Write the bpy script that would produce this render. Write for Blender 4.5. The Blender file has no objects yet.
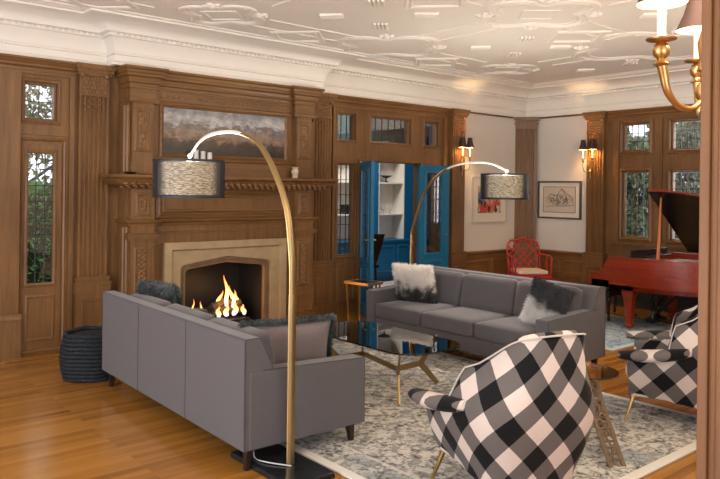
import bpy, bmesh, math, random
from mathutils import Vector, Matrix, noise
C = bpy.context
COL = C.scene.collection
PI = math.pi
R = math.radians
random.seed(4)

# ------------------------------------------------------------------ camera
TH = math.atan2(835, 708); ROLL = R(.7)
fw = Vector((math.cos(TH), math.sin(TH), 0)); rt = Vector((math.sin(TH), -math.cos(TH), 0)); up = Vector((0, 0, 1))
cx_ = rt * math.cos(ROLL) + up * math.sin(ROLL)
cy_ = -rt * math.sin(ROLL) + up * math.cos(ROLL)
cam = bpy.data.objects.new('camera', bpy.data.cameras.new('camera')); COL.objects.link(cam)
m = Matrix((cx_, cy_, -fw)).transposed().to_4x4(); m.translation = Vector((0, 0, 1.6))
cam.matrix_world = m
cam.data.sensor_width = 36; cam.data.lens = 708 / 720 * 36; cam.data.shift_y = -49.3 / 720; cam.data.clip_start = .05
C.scene.camera = cam
vs = C.scene.view_settings
vs.view_transform = 'Standard'; vs.look = 'None'; vs.gamma = 1; vs.use_curve_mapping = False
vs.exposure = 0.42
# ------------------------------------------------------------------ world and large lights
w = bpy.data.worlds.new('world'); C.scene.world = w; w.use_nodes = True
bg = w.node_tree.nodes['Background']; bg.inputs[0].default_value = (.84, .90, 1, 1); bg.inputs[1].default_value = 1.7
def area(name, loc, rot, sx, sy, power, col=(1, 1, 1)):
    l = bpy.data.lights.new(name, 'AREA'); l.shape = 'RECTANGLE'; l.size = sx; l.size_y = sy; l.energy = power; l.color = col
    o = bpy.data.objects.new(name, l); COL.objects.link(o); o.location = loc; o.rotation_euler = [R(a) for a in rot]; return o
def point(name, loc, power, col, r=.03):
    l = bpy.data.lights.new(name, 'POINT'); l.energy = power; l.color = col; l.shadow_soft_size = r
    o = bpy.data.objects.new(name, l); COL.objects.link(o); o.location = loc; return o
DAY = (.92, .95, 1)
# daylight through the two tall windows of the left wall, and the window behind the camera
area('daylight_left_window_far', (-2.32, 5.4, 1.55), (0, -88, 0), 2.3, 1.6, 24, DAY)
area('daylight_left_window_near', (-2.32, 2.4, 1.55), (0, -99, 0), 2.3, 1.6, 118, DAY)
area('daylight_window_behind', (.2, -2.62, 1.6), (112, 0, 0), 3.2, 2.2, 85, DAY)
area('daylight_piano_windows', (9.8, 4.0, 1.75), (0, 90, 0), 1.6, 2.3, 34, DAY)
area('dining_fill_light', (7.2, 8.5, 3.1), (0, 0, 0), 1.4, .8, 60, (1, .93, .84))  # fill with no fixture, added to light the closed-in dining room
WARM = (1, .72, .42)

# ------------------------------------------------------------------ helpers
class MB:
    def __init__(s): s.bm = bmesh.new(); s.uv = None
    def box(s, x0, x1, y0, y1, z0, z1):
        v = [s.bm.verts.new(p) for p in ((x0,y0,z0),(x1,y0,z0),(x1,y1,z0),(x0,y1,z0),(x0,y0,z1),(x1,y0,z1),(x1,y1,z1),(x0,y1,z1))]
        for f in ((0,3,2,1),(4,5,6,7),(0,1,5,4),(1,2,6,5),(2,3,7,6),(3,0,4,7)): s.bm.faces.new([v[i] for i in f])
        return s
    def loop(s, pts): return [s.bm.verts.new(p) for p in pts]
    def skin(s, rings, closed=True, caps=True):
        rings = [s.loop(r) for r in rings]
        n = len(rings[0])
        for a, b in zip(rings, rings[1:]):
            for i in range(n if closed else n - 1):
                j = (i + 1) % n
                try: s.bm.faces.new((a[i], a[j], b[j], b[i]))
                except ValueError: pass
        if caps and closed:
            s.bm.faces.new(rings[0][::-1]); s.bm.faces.new(rings[-1])
        return s
    def prism(s, poly, z0, z1, M=None):
        M = M or (lambda u, v, w: (u, v, w))
        return s.skin([[M(u, v, z0) for u, v in poly], [M(u, v, z1) for u, v in poly]])
    def tube(s, pts, rad, n=10, flat=1.0):
        pts = [Vector(p) for p in pts]
        if not isinstance(rad, (list, tuple)): rad = [rad] * len(pts)
        rings = []; prev = None
        for i, p in enumerate(pts):
            t = (pts[min(i + 1, len(pts) - 1)] - pts[max(i - 1, 0)]).normalized()
            if prev is None:
                a = Vector((0, 0, 1)) if abs(t.z) < .9 else Vector((1, 0, 0))
                u = (a - t * a.dot(t)).normalized()
            else: u = (prev - t * prev.dot(t)).normalized()
            prev = u; v = t.cross(u)
            rings.append([p + (u * math.cos(2*PI*k/n) + v * flat * math.sin(2*PI*k/n)) * rad[i] for k in range(n)])
        return s.skin(rings)
    def bar(s, p0, p1, wx, wy, wx1=None, wy1=None, updir=(0, 0, 1)):
        p0 = Vector(p0); p1 = Vector(p1); t = (p1 - p0).normalized(); a = Vector(updir)
        if abs(t.dot(a)) > .95: a = Vector((0, 1, 0))
        u = t.cross(a).normalized(); v = u.cross(t)
        wx1 = wx if wx1 is None else wx1; wy1 = wy if wy1 is None else wy1
        f = lambda p, a_, b_: [p + u*a_/2*i + v*b_/2*j for i, j in ((-1,-1),(1,-1),(1,1),(-1,1))]
        return s.skin([f(p0, wx, wy), f(p1, wx1, wy1)])
    def lathe(s, prof, c=(0, 0, 0), n=20):
        c = Vector(c)
        return s.skin([[c + Vector((max(r, 1e-4)*math.cos(2*PI*k/n), max(r, 1e-4)*math.sin(2*PI*k/n), z)) for k in range(n)] for r, z in prof])
    def sweep(s, path, prof, closed=False, M=None):
        M = M or (lambda u, v, w: (u, v, w))
        n = len(path); rings = []
        def nrm(a, b):
            d = (Vector(b) - Vector(a)).normalized(); return Vector((d.y, -d.x))
        for i in range(n):
            if closed: n1 = nrm(path[i-1], path[i]); n2 = nrm(path[i], path[(i+1) % n])
            else:
                n1 = nrm(path[max(i-1, 0)], path[max(i, 1)]); n2 = nrm(path[min(i, n-2)], path[min(i+1, n-1)])
            mt = (n1 + n2) / max(.15, 1 + n1.dot(n2)); p = Vector(path[i])
            rings.append([M(p.x + mt.x*a, p.y + mt.y*a, b) for a, b in prof])
        if closed: rings.append(rings[0]); return s.skin(rings, True, False)
        return s.skin(rings)
    def cushion(s, sz, c=(0,0,0), r=.04, puff=.0, n=10, M=None, ax=2):
        """rounded, slightly swollen box"""
        M = M or (lambda p: p); h = [a / 2 for a in sz]; c = Vector(c); cache = {}
        def vert(i, j, k):
            key = (i, j, k)
            if key in cache: return cache[key]
            q = [2*i/n-1, 2*j/n-1, 2*k/n-1]
            p = Vector([q[a]*h[a] for a in range(3)])
            core = Vector([max(-(h[a]-r), min(h[a]-r, p[a])) for a in range(3)])
            d = p - core
            if d.length > 1e-9: p = core + d.normalized()*r
            o = [a for a in range(3) if a != ax]
            p[ax] *= 1 + puff*(1-q[o[0]]**2)*(1-q[o[1]]**2)
            cache[key] = s.bm.verts.new(M(c + p)); return cache[key]
        for a in range(n):
            for b in range(n):
                for k in (0, n):
                    s.bm.faces.new((vert(a,b,k), vert(a+1,b,k), vert(a+1,b+1,k), vert(a,b+1,k)))
                    s.bm.faces.new((vert(a,k,b), vert(a+1,k,b), vert(a+1,k,b+1), vert(a,k,b+1)))
                    s.bm.faces.new((vert(k,a,b), vert(k,a+1,b), vert(k,a+1,b+1), vert(k,a,b+1)))
        return s
    def ball(s, c, r, n=10, sc=(1,1,1)):
        c = Vector(c)
        return s.skin([[c + Vector((r*sc[0]*math.sin(PI*i/n)*math.cos(2*PI*k/n), r*sc[1]*math.sin(PI*i/n)*math.sin(2*PI*k/n), -r*sc[2]*math.cos(PI*i/n))) if 0 < i < n else c + Vector((1e-4*math.cos(2*PI*k/n), 1e-4*math.sin(2*PI*k/n), -r*sc[2]*math.cos(PI*i/n))) for k in range(n)] for i in range(n+1)])
    def build(s, name, mat, parent=None, smooth=False, bevel=0, boxuv=False, recalc=True):
        bm = s.bm
        if recalc: bmesh.ops.recalc_face_normals(bm, faces=bm.faces)
        if boxuv:
            uv = bm.loops.layers.uv.verify()
            for f in bm.faces:
                nx, ny, nz = [abs(a) for a in f.normal]
                for l in f.loops:
                    p = l.vert.co
                    l[uv].uv = (p.x, p.y) if nz > .75 else ((p.y, p.z) if nx > ny else (p.x, p.z))
        me = bpy.data.meshes.new(name)
        anc = parent
        while anc is not None and '_o' not in anc: anc = anc.parent
        off = Vector(anc['_o']) if anc is not None else None
        if off: bmesh.ops.translate(bm, verts=bm.verts, vec=-off)
        bm.to_mesh(me); bm.free()
        o = bpy.data.objects.new(name, me); COL.objects.link(o)
        if parent is not None: o.parent = parent
        if smooth:
            for p in me.polygons: p.use_smooth = True
            try: me.set_sharp_from_angle(angle=R(smooth if smooth is not True else 50))
            except Exception: pass
        if bevel:
            b = o.modifiers.new('bevel', 'BEVEL'); b.width = bevel; b.segments = 2; b.limit_method = 'ANGLE'; b.angle_limit = R(40)
        me.materials.append(mat)
        return o
def tag(o, label, cat, group=None):
    o['label'] = label; o['category'] = cat
    if group: o['group'] = group
    return o
def struct(o, label=None):
    o['kind'] = 'structure'
    if label: o['label'] = label
    return o
def thing(name, label, cat, loc=(0,0,0), rz=0, group=None, world=False):
    o = bpy.data.objects.new(name, None); COL.objects.link(o); o.location = loc; o.rotation_euler = (0, 0, rz)
    o.empty_display_size = .1
    if world: o['_o'] = tuple(loc)
    return tag(o, label, cat, group)
def dup(root, loc, rz, label, name=None):
    def cp(o, par):
        c = o.copy(); COL.objects.link(c); c.parent = par
        for ch in o.children: cp(ch, c)
        return c
    r = root.copy(); COL.objects.link(r)
    for ch in root.children: cp(ch, r)
    r.location = loc; r.rotation_euler = (0, 0, rz); r['label'] = label
    return r
FY = lambda Y: (lambda u, v, w_: (u, Y - w_, v))        # wall facing -Y
FX = lambda X: (lambda u, v, w_: (X - w_, u, v))        # wall facing -X

# ------------------------------------------------------------------ materials
MT = {}
def nt(name):
    m = bpy.data.materials.new(name); m.use_nodes = True; MT[name] = m
    return m, m.node_tree.nodes, m.node_tree.links, m.node_tree.nodes['Principled BSDF']
def plain(name, col, rough=.5, metal=0, bump=0, bs=60, spec=.5, em=None, es=0, var=0, vsc=3):
    m, N, L, P = nt(name)
    P.inputs['Base Color'].default_value = (*col, 1); P.inputs['Roughness'].default_value = rough; P.inputs['Metallic'].default_value = metal
    P.inputs['Specular IOR Level'].default_value = spec
    if em: P.inputs['Emission Color'].default_value = (*em, 1); P.inputs['Emission Strength'].default_value = es
    tc = N.new('ShaderNodeTexCoord')
    if bump:
        n = N.new('ShaderNodeTexNoise'); n.inputs['Scale'].default_value = bs; n.inputs['Detail'].default_value = 4
        b = N.new('ShaderNodeBump'); b.inputs['Strength'].default_value = bump; b.inputs['Distance'].default_value = .01
        L.new(tc.outputs['Object'], n.inputs['Vector']); L.new(n.outputs['Fac'], b.inputs['Height']); L.new(b.outputs[0], P.inputs['Normal'])
    if var:
        n = N.new('ShaderNodeTexNoise'); n.inputs['Scale'].default_value = vsc; n.inputs['Detail'].default_value = 5
        r = N.new('ShaderNodeValToRGB'); r.color_ramp.elements[0].position = .3; r.color_ramp.elements[1].position = .7
        r.color_ramp.elements[0].color = (*[c*(1-var) for c in col], 1); r.color_ramp.elements[1].color = (*[min(1, c*(1+var)) for c in col], 1)
        L.new(tc.outputs['Object'], n.inputs['Vector']); L.new(n.outputs['Fac'], r.inputs[0]); L.new(r.outputs[0], P.inputs['Base Color'])
    return m
def ramp(N, stops):
    r = N.new('ShaderNodeValToRGB'); e = r.color_ramp.elements
    while len(e) < len(stops): e.new(.5)
    for a, (p, c) in zip(e, stops): a.position = p; a.color = (*c, 1)
    return r
def wood(name, c0, c1, c2, axis, rough=.42, sc=1.0):
    m, N, L, P = nt(name)
    tc = N.new('ShaderNodeTexCoord'); mp = N.new('ShaderNodeMapping'); s = [34*sc]*3; s[axis] = 1.6*sc
    mp.inputs['Scale'].default_value = s
    n = N.new('ShaderNodeTexNoise'); n.inputs['Scale'].default_value = 1; n.inputs['Detail'].default_value = 6; n.inputs['Roughness'].default_value = .70; n.inputs['Distortion'].default_value = .6
    r = ramp(N, [(.30, c0), (.5, c1), (.72, c2)])
    n2 = N.new('ShaderNodeTexNoise'); n2.inputs['Scale'].default_value = 1.7; n2.inputs['Detail'].default_value = 2
    r2 = ramp(N, [(.3, (.80, .78, .76)), (.7, (1.1, 1.1, 1.1))])
    mx = N.new('ShaderNodeMix'); mx.data_type = 'RGBA'; mx.blend_type = 'MULTIPLY'; mx.inputs[0].default_value = 1
    L.new(tc.outputs['Object'], mp.inputs[0]); L.new(mp.outputs[0], n.inputs['Vector']); L.new(n.outputs['Fac'], r.inputs[0])
    L.new(tc.outputs['Object'], n2.inputs['Vector']); L.new(n2.outputs['Fac'], r2.inputs[0])
    L.new(r.outputs[0], mx.inputs[6]); L.new(r2.outputs[0], mx.inputs[7]); L.new(mx.outputs[2], P.inputs['Base Color'])
    P.inputs['Roughness'].default_value = rough
    b = N.new('ShaderNodeBump'); b.inputs['Strength'].default_value = .12; b.inputs['Distance'].default_value = .004
    L.new(n.outputs['Fac'], b.inputs['Height']); L.new(b.outputs[0], P.inputs['Normal'])
    return m
OA, OB, OC = (.130, .060, .018), (.19, .090, .028), (.25, .122, .041)
WX = wood('oak_grain_x', OA, OB, OC, 0); WY = wood('oak_grain_y', OA, OB, OC, 1); WZ = wood('oak_grain_z', OA, OB, OC, 2)
CARVE = plain('carved_oak', (.225, .110, .042), .5, bump=.5, bs=45, var=.3, vsc=30)
PLASTER = plain('plaster', (.83, .78, .71), .6, bump=.05, bs=20)
WALLP = plain('wall_paint', (.68, .63, .57), .7, bump=.04, bs=80)
STONE = plain('limestone', (.42, .30, .165), .5, bump=.1, bs=40, var=.12, vsc=6)
STONE2 = plain('limestone_inner', (.22, .135, .065), .5, bump=.1, bs=40, var=.15, vsc=6)
BLACK = plain('firebox_black', (.012, .012, .013), .55, bump=.2, bs=30)
IRON = plain('iron', (.02, .02, .02), .4)
LEAD = plain('lead', (.03, .032, .035), .5)
BRASS = plain('brass', (.50, .33, .13), .32, metal=1)
BRASSD = plain('brushed_brass', (.38, .27, .125), .38, metal=1, bump=.05, bs=200)
GOLD = plain('gilt', (.58, .34, .13), .36, metal=1)
BRONZE = plain('bronze', (.23, .17, .12), .42, metal=.8, bump=.2, bs=60)
NICKEL = plain('white_metal', (.85, .82, .76), .3, metal=.2)
LEGW = wood('espresso_leg', (.012, .006, .004), (.022, .012, .008), (.035, .02, .014), 2, .35)
BLUE = plain('blue_paint', (.006, .135, .26), .38, bump=.04, bs=60)
BLUE2 = plain('blue_cabinet', (.004, .10, .24), .45)
TEAL = plain('dark_teal', (.006, .035, .04), .6)
WHITE = plain('white_paint', (.72, .69, .64), .5)
RED = plain('red_lacquer', (.50, .012, .012), .28, bump=.1, bs=90)
CREAM = plain('cream_cloth', (.68, .58, .44), .85, bump=.3, bs=150)
MARB = plain('black_marble', (.012, .014, .016), .18, var=.5, vsc=12)
CABLE = plain('clear_cable', (.5, .5, .48), .4)
def fabric(name, c, var=.12):
    m, N, L, P = nt(name); tc = N.new('ShaderNodeTexCoord')
    n = N.new('ShaderNodeTexNoise'); n.inputs['Scale'].default_value = 260; n.inputs['Detail'].default_value = 2
    r = ramp(N, [(.3, [a*(1-var) for a in c]), (.7, [a*(1+var) for a in c])])
    L.new(tc.outputs['Object'], n.inputs['Vector']); L.new(n.outputs['Fac'], r.inputs[0]); L.new(r.outputs[0], P.inputs['Base Color'])
    P.inputs['Roughness'].default_value = .85; P.inputs['Specular IOR Level'].default_value = .2
    P.inputs['Sheen Weight'].default_value = .25; P.inputs['Sheen Roughness'].default_value = .5
    b = N.new('ShaderNodeBump'); b.inputs['Strength'].default_value = .25; b.inputs['Distance'].default_value = .002
    L.new(n.outputs['Fac'], b.inputs['Height']); L.new(b.outputs[0], P.inputs['Normal'])
    return m
SOFA = fabric('grey_velvet', (.094, .086, .092)); PIPE = fabric('dark_piping', (.05, .042, .047)); PILC = fabric('mauve_cloth', (.17, .135, .135))
def glass(name, tint=(1, 1, 1), refl=.06, rough=.01, f=.5):
    m, N, L, P = nt(name); N.remove(P); out = N['Material Output']
    t = N.new('ShaderNodeBsdfTransparent'); t.inputs[0].default_value = (*tint, 1)
    g = N.new('ShaderNodeBsdfGlossy'); g.inputs['Roughness'].default_value = rough
    fr = N.new('ShaderNodeFresnel'); fr.inputs[0].default_value = 1.5
    mth = N.new('ShaderNodeMath'); mth.operation = 'MULTIPLY_ADD'; mth.inputs[1].default_value = f; mth.inputs[2].default_value = refl; mth.use_clamp = True
    mx = N.new('ShaderNodeMixShader')
    L.new(fr.outputs[0], mth.inputs[0]); L.new(mth.outputs[0], mx.inputs[0]); L.new(t.outputs[0], mx.inputs[1]); L.new(g.outputs[0], mx.inputs[2]); L.new(mx.outputs[0], out.inputs[0])
    return m
PANE = glass('window_glass'); TOP = glass('table_glass', (.965, .99, .985), .045, .01, 1.3); EDGE = glass('glass_edge', (.25, .45, .42), .1)

def mat_floor():
    m, N, L, P = nt('oak_floor'); tc = N.new('ShaderNodeTexCoord')
    br = N.new('ShaderNodeTexBrick'); br.offset = .37; br.inputs['Scale'].default_value = 1
    br.inputs['Brick Width'].default_value = 1.7; br.inputs['Row Height'].default_value = .062; br.inputs['Mortar Size'].default_value = .0012
    br.inputs['Color1'].default_value = (0, 0, 0, 1); br.inputs['Color2'].default_value = (1, 1, 1, 1); br.inputs['Mortar'].default_value = (.1, .1, .1, 1); br.inputs['Bias'].default_value = 0
    mp = N.new('ShaderNodeMapping'); mp.inputs['Scale'].default_value = (1.5, 26, 1)
    n = N.new('ShaderNodeTexNoise'); n.inputs['Scale'].default_value = 1.2; n.inputs['Detail'].default_value = 6; n.inputs['Distortion'].default_value = .5
    a = N.new('ShaderNodeMix'); a.data_type = 'RGBA'; a.inputs[0].default_value = .55
    r = ramp(N, [(.15, (.22, .080, .012)), (.5, (.355, .150, .024)), (.85, (.45, .205, .042))])
    L.new(tc.outputs['Object'], br.inputs['Vector']); L.new(tc.outputs['Object'], mp.inputs[0]); L.new(mp.outputs[0], n.inputs['Vector'])
    L.new(br.outputs['Color'], a.inputs[6]); L.new(n.outputs['Fac'], a.inputs[7]); L.new(a.outputs[2], r.inputs[0]); L.new(r.outputs[0], P.inputs['Base Color'])
    P.inputs['Roughness'].default_value = .24; P.inputs['Coat Weight'].default_value = .25; P.inputs['Coat Roughness'].default_value = .12
    return m
def mat_rug(name, base, dark, mid, tint, hx, hy):
    m, N, L, P = nt(name); tc = N.new('ShaderNodeTexCoord')
    def noi(s, d, dist=0):
        n = N.new('ShaderNodeTexNoise'); n.inputs['Scale'].default_value = s; n.inputs['Detail'].default_value = d; n.inputs['Distortion'].default_value = dist
        L.new(tc.outputs['Object'], n.inputs['Vector']); return n
    v = N.new('ShaderNodeTexVoronoi'); v.feature = 'DISTANCE_TO_EDGE'; v.inputs['Scale'].default_value = 5.5
    wv = noi(5, 3, 0); ad = N.new('ShaderNodeMix'); ad.data_type = 'RGBA'; ad.blend_type = 'ADD'; ad.inputs[0].default_value = .35
    L.new(tc.outputs['Object'], ad.inputs[6]); L.new(wv.outputs['Color'], ad.inputs[7]); L.new(ad.outputs[2], v.inputs['Vector'])
    v2 = N.new('ShaderNodeTexVoronoi'); v2.inputs['Scale'].default_value = 15; L.new(ad.outputs[2], v2.inputs['Vector'])
    n1 = noi(20, 8, 1.0)
    r1 = ramp(N, [(.03, (1, 1, 1)), (.09, (0, 0, 0))]); L.new(v.outputs['Distance'], r1.inputs[0])
    r2 = ramp(N, [(.47, (0, 0, 0)), (.56, (1, 1, 1))]); L.new(n1.outputs['Fac'], r2.inputs[0])
    r3 = ramp(N, [(.10, (1, 1, 1)), (.22, (0, 0, 0)), (.40, (0, 0, 0)), (.46, (.8, .8, .8)), (.52, (0, 0, 0))]); L.new(v2.outputs['Distance'], r3.inputs[0])
    mx = N.new('ShaderNodeMath'); mx.operation = 'MAXIMUM'; L.new(r1.outputs[0], mx.inputs[0]); L.new(r3.outputs[0], mx.inputs[1])
    ml = N.new('ShaderNodeMath'); ml.operation = 'MULTIPLY'; L.new(mx.outputs[0], ml.inputs[0])
    n2 = noi(26, 6, .5); r4 = ramp(N, [(.42, (.05, .05, .05)), (.60, (1, 1, 1))]); L.new(n2.outputs['Fac'], r4.inputs[0]); L.new(r4.outputs[0], ml.inputs[1])
    c1 = N.new('ShaderNodeMix'); c1.data_type = 'RGBA'; c1.inputs[6].default_value = (*base, 1); c1.inputs[7].default_value = (*mid, 1); L.new(r2.outputs[0], c1.inputs[0])
    n3 = noi(2.2, 3); r5 = ramp(N, [(.5, (0, 0, 0)), (.62, (1, 1, 1))]); L.new(n3.outputs['Fac'], r5.inputs[0])
    c2 = N.new('ShaderNodeMix'); c2.data_type = 'RGBA'; c2.inputs[7].default_value = (*tint, 1); L.new(c1.outputs[2], c2.inputs[6])
    m5 = N.new('ShaderNodeMath'); m5.operation = 'MULTIPLY'; m5.inputs[1].default_value = .6; L.new(r5.outputs[0], m5.inputs[0]); L.new(m5.outputs[0], c2.inputs[0])
    c3 = N.new('ShaderNodeMix'); c3.data_type = 'RGBA'; c3.inputs[7].default_value = (*dark, 1); L.new(c2.outputs[2], c3.inputs[6]); L.new(ml.outputs[0], c3.inputs[0])
    # plain woven border bands, from the distance to the rug's edge
    sx = N.new('ShaderNodeSeparateXYZ'); L.new(tc.outputs['Object'], sx.inputs[0])
    ds = []
    for k, hh in ((0, hx), (1, hy)):
        ab = N.new('ShaderNodeMath'); ab.operation = 'ABSOLUTE'; L.new(sx.outputs[k], ab.inputs[0])
        sb = N.new('ShaderNodeMath'); sb.operation = 'SUBTRACT'; sb.inputs[0].default_value = hh; L.new(ab.outputs[0], sb.inputs[1]); ds.append(sb)
    mn = N.new('ShaderNodeMath'); mn.operation = 'MINIMUM'; L.new(ds[0].outputs[0], mn.inputs[0]); L.new(ds[1].outputs[0], mn.inputs[1])
    rb = ramp(N, [(0, (1, 1, 1)), (.055, (1, 1, 1)), (.06, (0, 0, 0)), (.26, (0, 0, 0)), (.265, (.5, .5, .5)), (.285, (.5, .5, .5)), (.29, (0, 0, 0))]); rb.color_ramp.interpolation = 'CONSTANT'
    L.new(mn.outputs[0], rb.inputs[0])
    c4 = N.new('ShaderNodeMix'); c4.data_type = 'RGBA'; c4.inputs[7].default_value = (*[min(1, b*1.15) for b in base], 1); L.new(c3.outputs[2], c4.inputs[6]); L.new(rb.outputs[0], c4.inputs[0])
    L.new(c4.outputs[2], P.inputs['Base Color']); P.inputs['Roughness'].default_value = .95; P.inputs['Specular IOR Level'].default_value = .1
    b = N.new('ShaderNodeBump'); b.inputs['Strength'].default_value = .5; b.inputs['Distance'].default_value = .004; n4 = noi(300, 2)
    L.new(n4.outputs['Fac'], b.inputs['Height']); L.new(b.outputs[0], P.inputs['Normal'])
    return m
def mat_plaid():
    m, N, L, P = nt('plaid_cloth'); uv = N.new('ShaderNodeUVMap'); mp = N.new('ShaderNodeMapping'); mp.inputs['Rotation'].default_value = (0, 0, R(45))
    s = 1 / .215; mp.inputs['Scale'].default_value = (s, s, s); sp = N.new('ShaderNodeSeparateXYZ'); L.new(uv.outputs[0], mp.inputs[0]); L.new(mp.outputs[0], sp.inputs[0])
    o = []
    for k in (0, 1):
        f = N.new('ShaderNodeMath'); f.operation = 'FRACT'; g = N.new('ShaderNodeMath'); g.operation = 'GREATER_THAN'; g.inputs[1].default_value = .5
        L.new(sp.outputs[k], f.inputs[0]); L.new(f.outputs[0], g.inputs[0]); o.append(g)
    a = N.new('ShaderNodeMath'); a.operation = 'ADD'; L.new(o[0].outputs[0], a.inputs[0]); L.new(o[1].outputs[0], a.inputs[1])
    d = N.new('ShaderNodeMath'); d.operation = 'DIVIDE'; d.inputs[1].default_value = 2; L.new(a.outputs[0], d.inputs[0])
    r = ramp(N, [(0, (.60, .52, .47)), (.3, (.125, .11, .105)), (.8, (.005, .005, .006))]); r.color_ramp.interpolation = 'CONSTANT'
    L.new(d.outputs[0], r.inputs[0]); L.new(r.outputs[0], P.inputs['Base Color']); P.inputs['Roughness'].default_value = .85; P.inputs['Specular IOR Level'].default_value = .2
    P.inputs['Sheen Weight'].default_value = .04
    return m
PLAID = mat_plaid()
def mat_fur(name, stops, axis=2, lo=-.22, hi=.22, nz=.35):
    m, N, L, P = nt(name); tc = N.new('ShaderNodeTexCoord'); sp = N.new('ShaderNodeSeparateXYZ'); L.new(tc.outputs['Object'], sp.inputs[0])
    n = N.new('ShaderNodeTexNoise'); n.inputs['Scale'].default_value = 9; n.inputs['Detail'].default_value = 5; L.new(tc.outputs['Object'], n.inputs['Vector'])
    mr = N.new('ShaderNodeMapRange'); mr.inputs[1].default_value = lo; mr.inputs[2].default_value = hi; L.new(sp.outputs[axis], mr.inputs[0])
    s = N.new('ShaderNodeMath'); s.operation = 'SUBTRACT'; s.inputs[1].default_value = .5; L.new(n.outputs['Fac'], s.inputs[0])
    a = N.new('ShaderNodeMath'); a.operation = 'MULTIPLY_ADD'; a.inputs[1].default_value = nz * 3; L.new(s.outputs[0], a.inputs[0]); L.new(mr.outputs[0], a.inputs[2])
    r = ramp(N, stops); L.new(a.outputs[0], r.inputs[0]); L.new(r.outputs[0], P.inputs['Base Color']); P.inputs['Roughness'].default_value = .8
    return m

# ------------------------------------------------------------------ setting: floor, ceiling, shell
XL, XB, YA, YN, ZC = -2.2, 9.6, 7.13, -2.5, 3.25
FLOOR = mat_floor()
struct(MB().box(XL-.2, XB+.2, YN-.2, 9.9, -.1, 0).build('floor', FLOOR), 'honey oak strip floor')
struct(MB().box(XL-.2, XB+.2, YN-.2, YA+.15, ZC, ZC+.15).build('ceiling', PLASTER), 'cream plaster ceiling with raised strapwork')
def wallpieces(mb, lo, hi, z0, z1, holes, put):
    """rect wall lo..hi with rectangular holes (a,b,c,d)"""
    xs = sorted({lo, hi, *[h[0] for h in holes], *[h[1] for h in holes]}); zs = sorted({z0, z1, *[h[2] for h in holes], *[h[3] for h in holes]})
    for a, b in zip(xs, xs[1:]):
        run = None
        for c, d in list(zip(zs, zs[1:])) + [(None, None)]:
            hole = c is None or any(h[0] < (a+b)/2 < h[1] and h[2] < (c+d)/2 < h[3] for h in holes)
            if not hole: run = (run[0], d) if run else (c, d)
            elif run: put(a, b, run[0], run[1]); run = None
WT = .14
holesA = [(1.885, 2.245, 0, 2.004), (1.89, 2.19, 2.23, 2.59), (3.36, 4.46, 0, .9),
          (5.66, 5.97, .74, 1.95), (7.23, 7.54, .74, 1.95), (6.03, 7.17, 0, 1.98),
          (5.65, 5.97, 2.24, 2.605), (6.22, 6.98, 2.24, 2.605), (7.23, 7.54, 2.24, 2.605)]
mb = MB(); wallpieces(mb, XL, 8.06, 0, 2.81, holesA, lambda a, b, c, d: mb.box(a, b, YA, YA+WT, c, d))
struct(mb.build('wall_back', WZ), 'oak panelled wall around fireplace and doors')
struct(MB().box(XL, XB+WT, YA, YA+WT, 2.81, ZC).build('wall_back_upper', PLASTER))
struct(MB().box(8.06, XB+WT, YA, YA+WT, 0, 2.81).build('wall_back_corner', WALLP), 'cream painted wall by the corner')
holesB = [(4.99, 5.42, .95, 1.93), (4.99, 5.42, 2.2, 2.62), (4.27, 4.70, .95, 1.93), (4.27, 4.70, 2.2, 2.62), (3.55, 3.98, .95, 1.93), (3.55, 3.98, 2.2, 2.62)]
mb = MB(); wallpieces(mb, YN, 5.95, 0, 2.81, holesB, lambda a, b, c, d: mb.box(XB, XB+WT, a, b, c, d))
struct(mb.build('wall_right', WZ), 'oak panelled window wall behind piano')
struct(MB().box(XB, XB+WT, 5.95, YA, 0, 2.81).build('wall_right_corner', WALLP), 'cream painted wall right of the corner')
struct(MB().box(XB, XB+WT, YN, YA, 2.81, ZC).build('wall_right_upper', PLASTER))
mb = MB(); wallpieces(mb, YN, YA, 0, ZC, [(4.6, 6.2, .4, 2.7), (1.6, 3.2, .4, 2.7)], lambda a, b, c, d: mb.box(XL-.12, XL, a, b, c, d))
struct(mb.build('wall_left', WALLP))
mb = MB(); wallpieces(mb, XL, XB, 0, ZC, [(-1.4, 1.8, .5, 2.7)], lambda a, b, c, d: mb.box(a, b, YN-.12, YN, c, d))
struct(mb.build('wall_front', WALLP))

# plaster cornice (cove, bead row) following the chimney breast
J = [(XL, YA), (2.69, YA), (2.69, 6.93), (5.21, 6.93), (5.21, YA), (XB, YA), (XB, .6)]
cove = [(0, 2.81), (.05, 2.81), (.055, 2.84), (.03, 2.85), (.035, 2.91), (.055, 2.915), (.055, 2.93), (.04, 2.935)]
cove += [(.045 + .06*(i/5)**2, 2.94 + .13*i/5) for i in range(6)]
cove += [(.13, 3.075), (.13, 3.085), (.115, 3.09), (.115, 3.105), (.15, 3.11)]
cove += [(.16 + .22*(1-math.cos(PI/2*i/6)), 3.115 + .10*math.sin(PI/2*i/6)) for i in range(7)]
cove += [(.40, 3.218), (.40, 3.235), (.44, 3.24), (.44, ZC+.01), (0, ZC+.01)]
struct(MB().sweep(J, cove).build('trim_1', PLASTER, smooth=35), 'coved plaster cornice')
mb = MB()
def beads(x0, y0, x1, y1, nx, ny):
    L_ = math.hypot(x1-x0, y1-y0); n = int(L_/.055)
    for i in range(n):
        t = (i+.5)/n; x = x0+(x1-x0)*t+nx*.125; y = y0+(y1-y0)*t+ny*.125
        mb.box(x-.011, x+.011, y-.011, y+.011, 3.076, 3.106)
beads(.2, YA, 2.56, YA, 0, -1); beads(2.60, 6.93, 5.3, 6.93, 0, -1); beads(5.36, YA, XB-.15, YA, 0, -1); beads(XB, YA-.15, XB, 2.5, -1, 0)
struct(mb.build('trim_2', PLASTER), 'row of plaster beads in the cornice')

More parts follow.
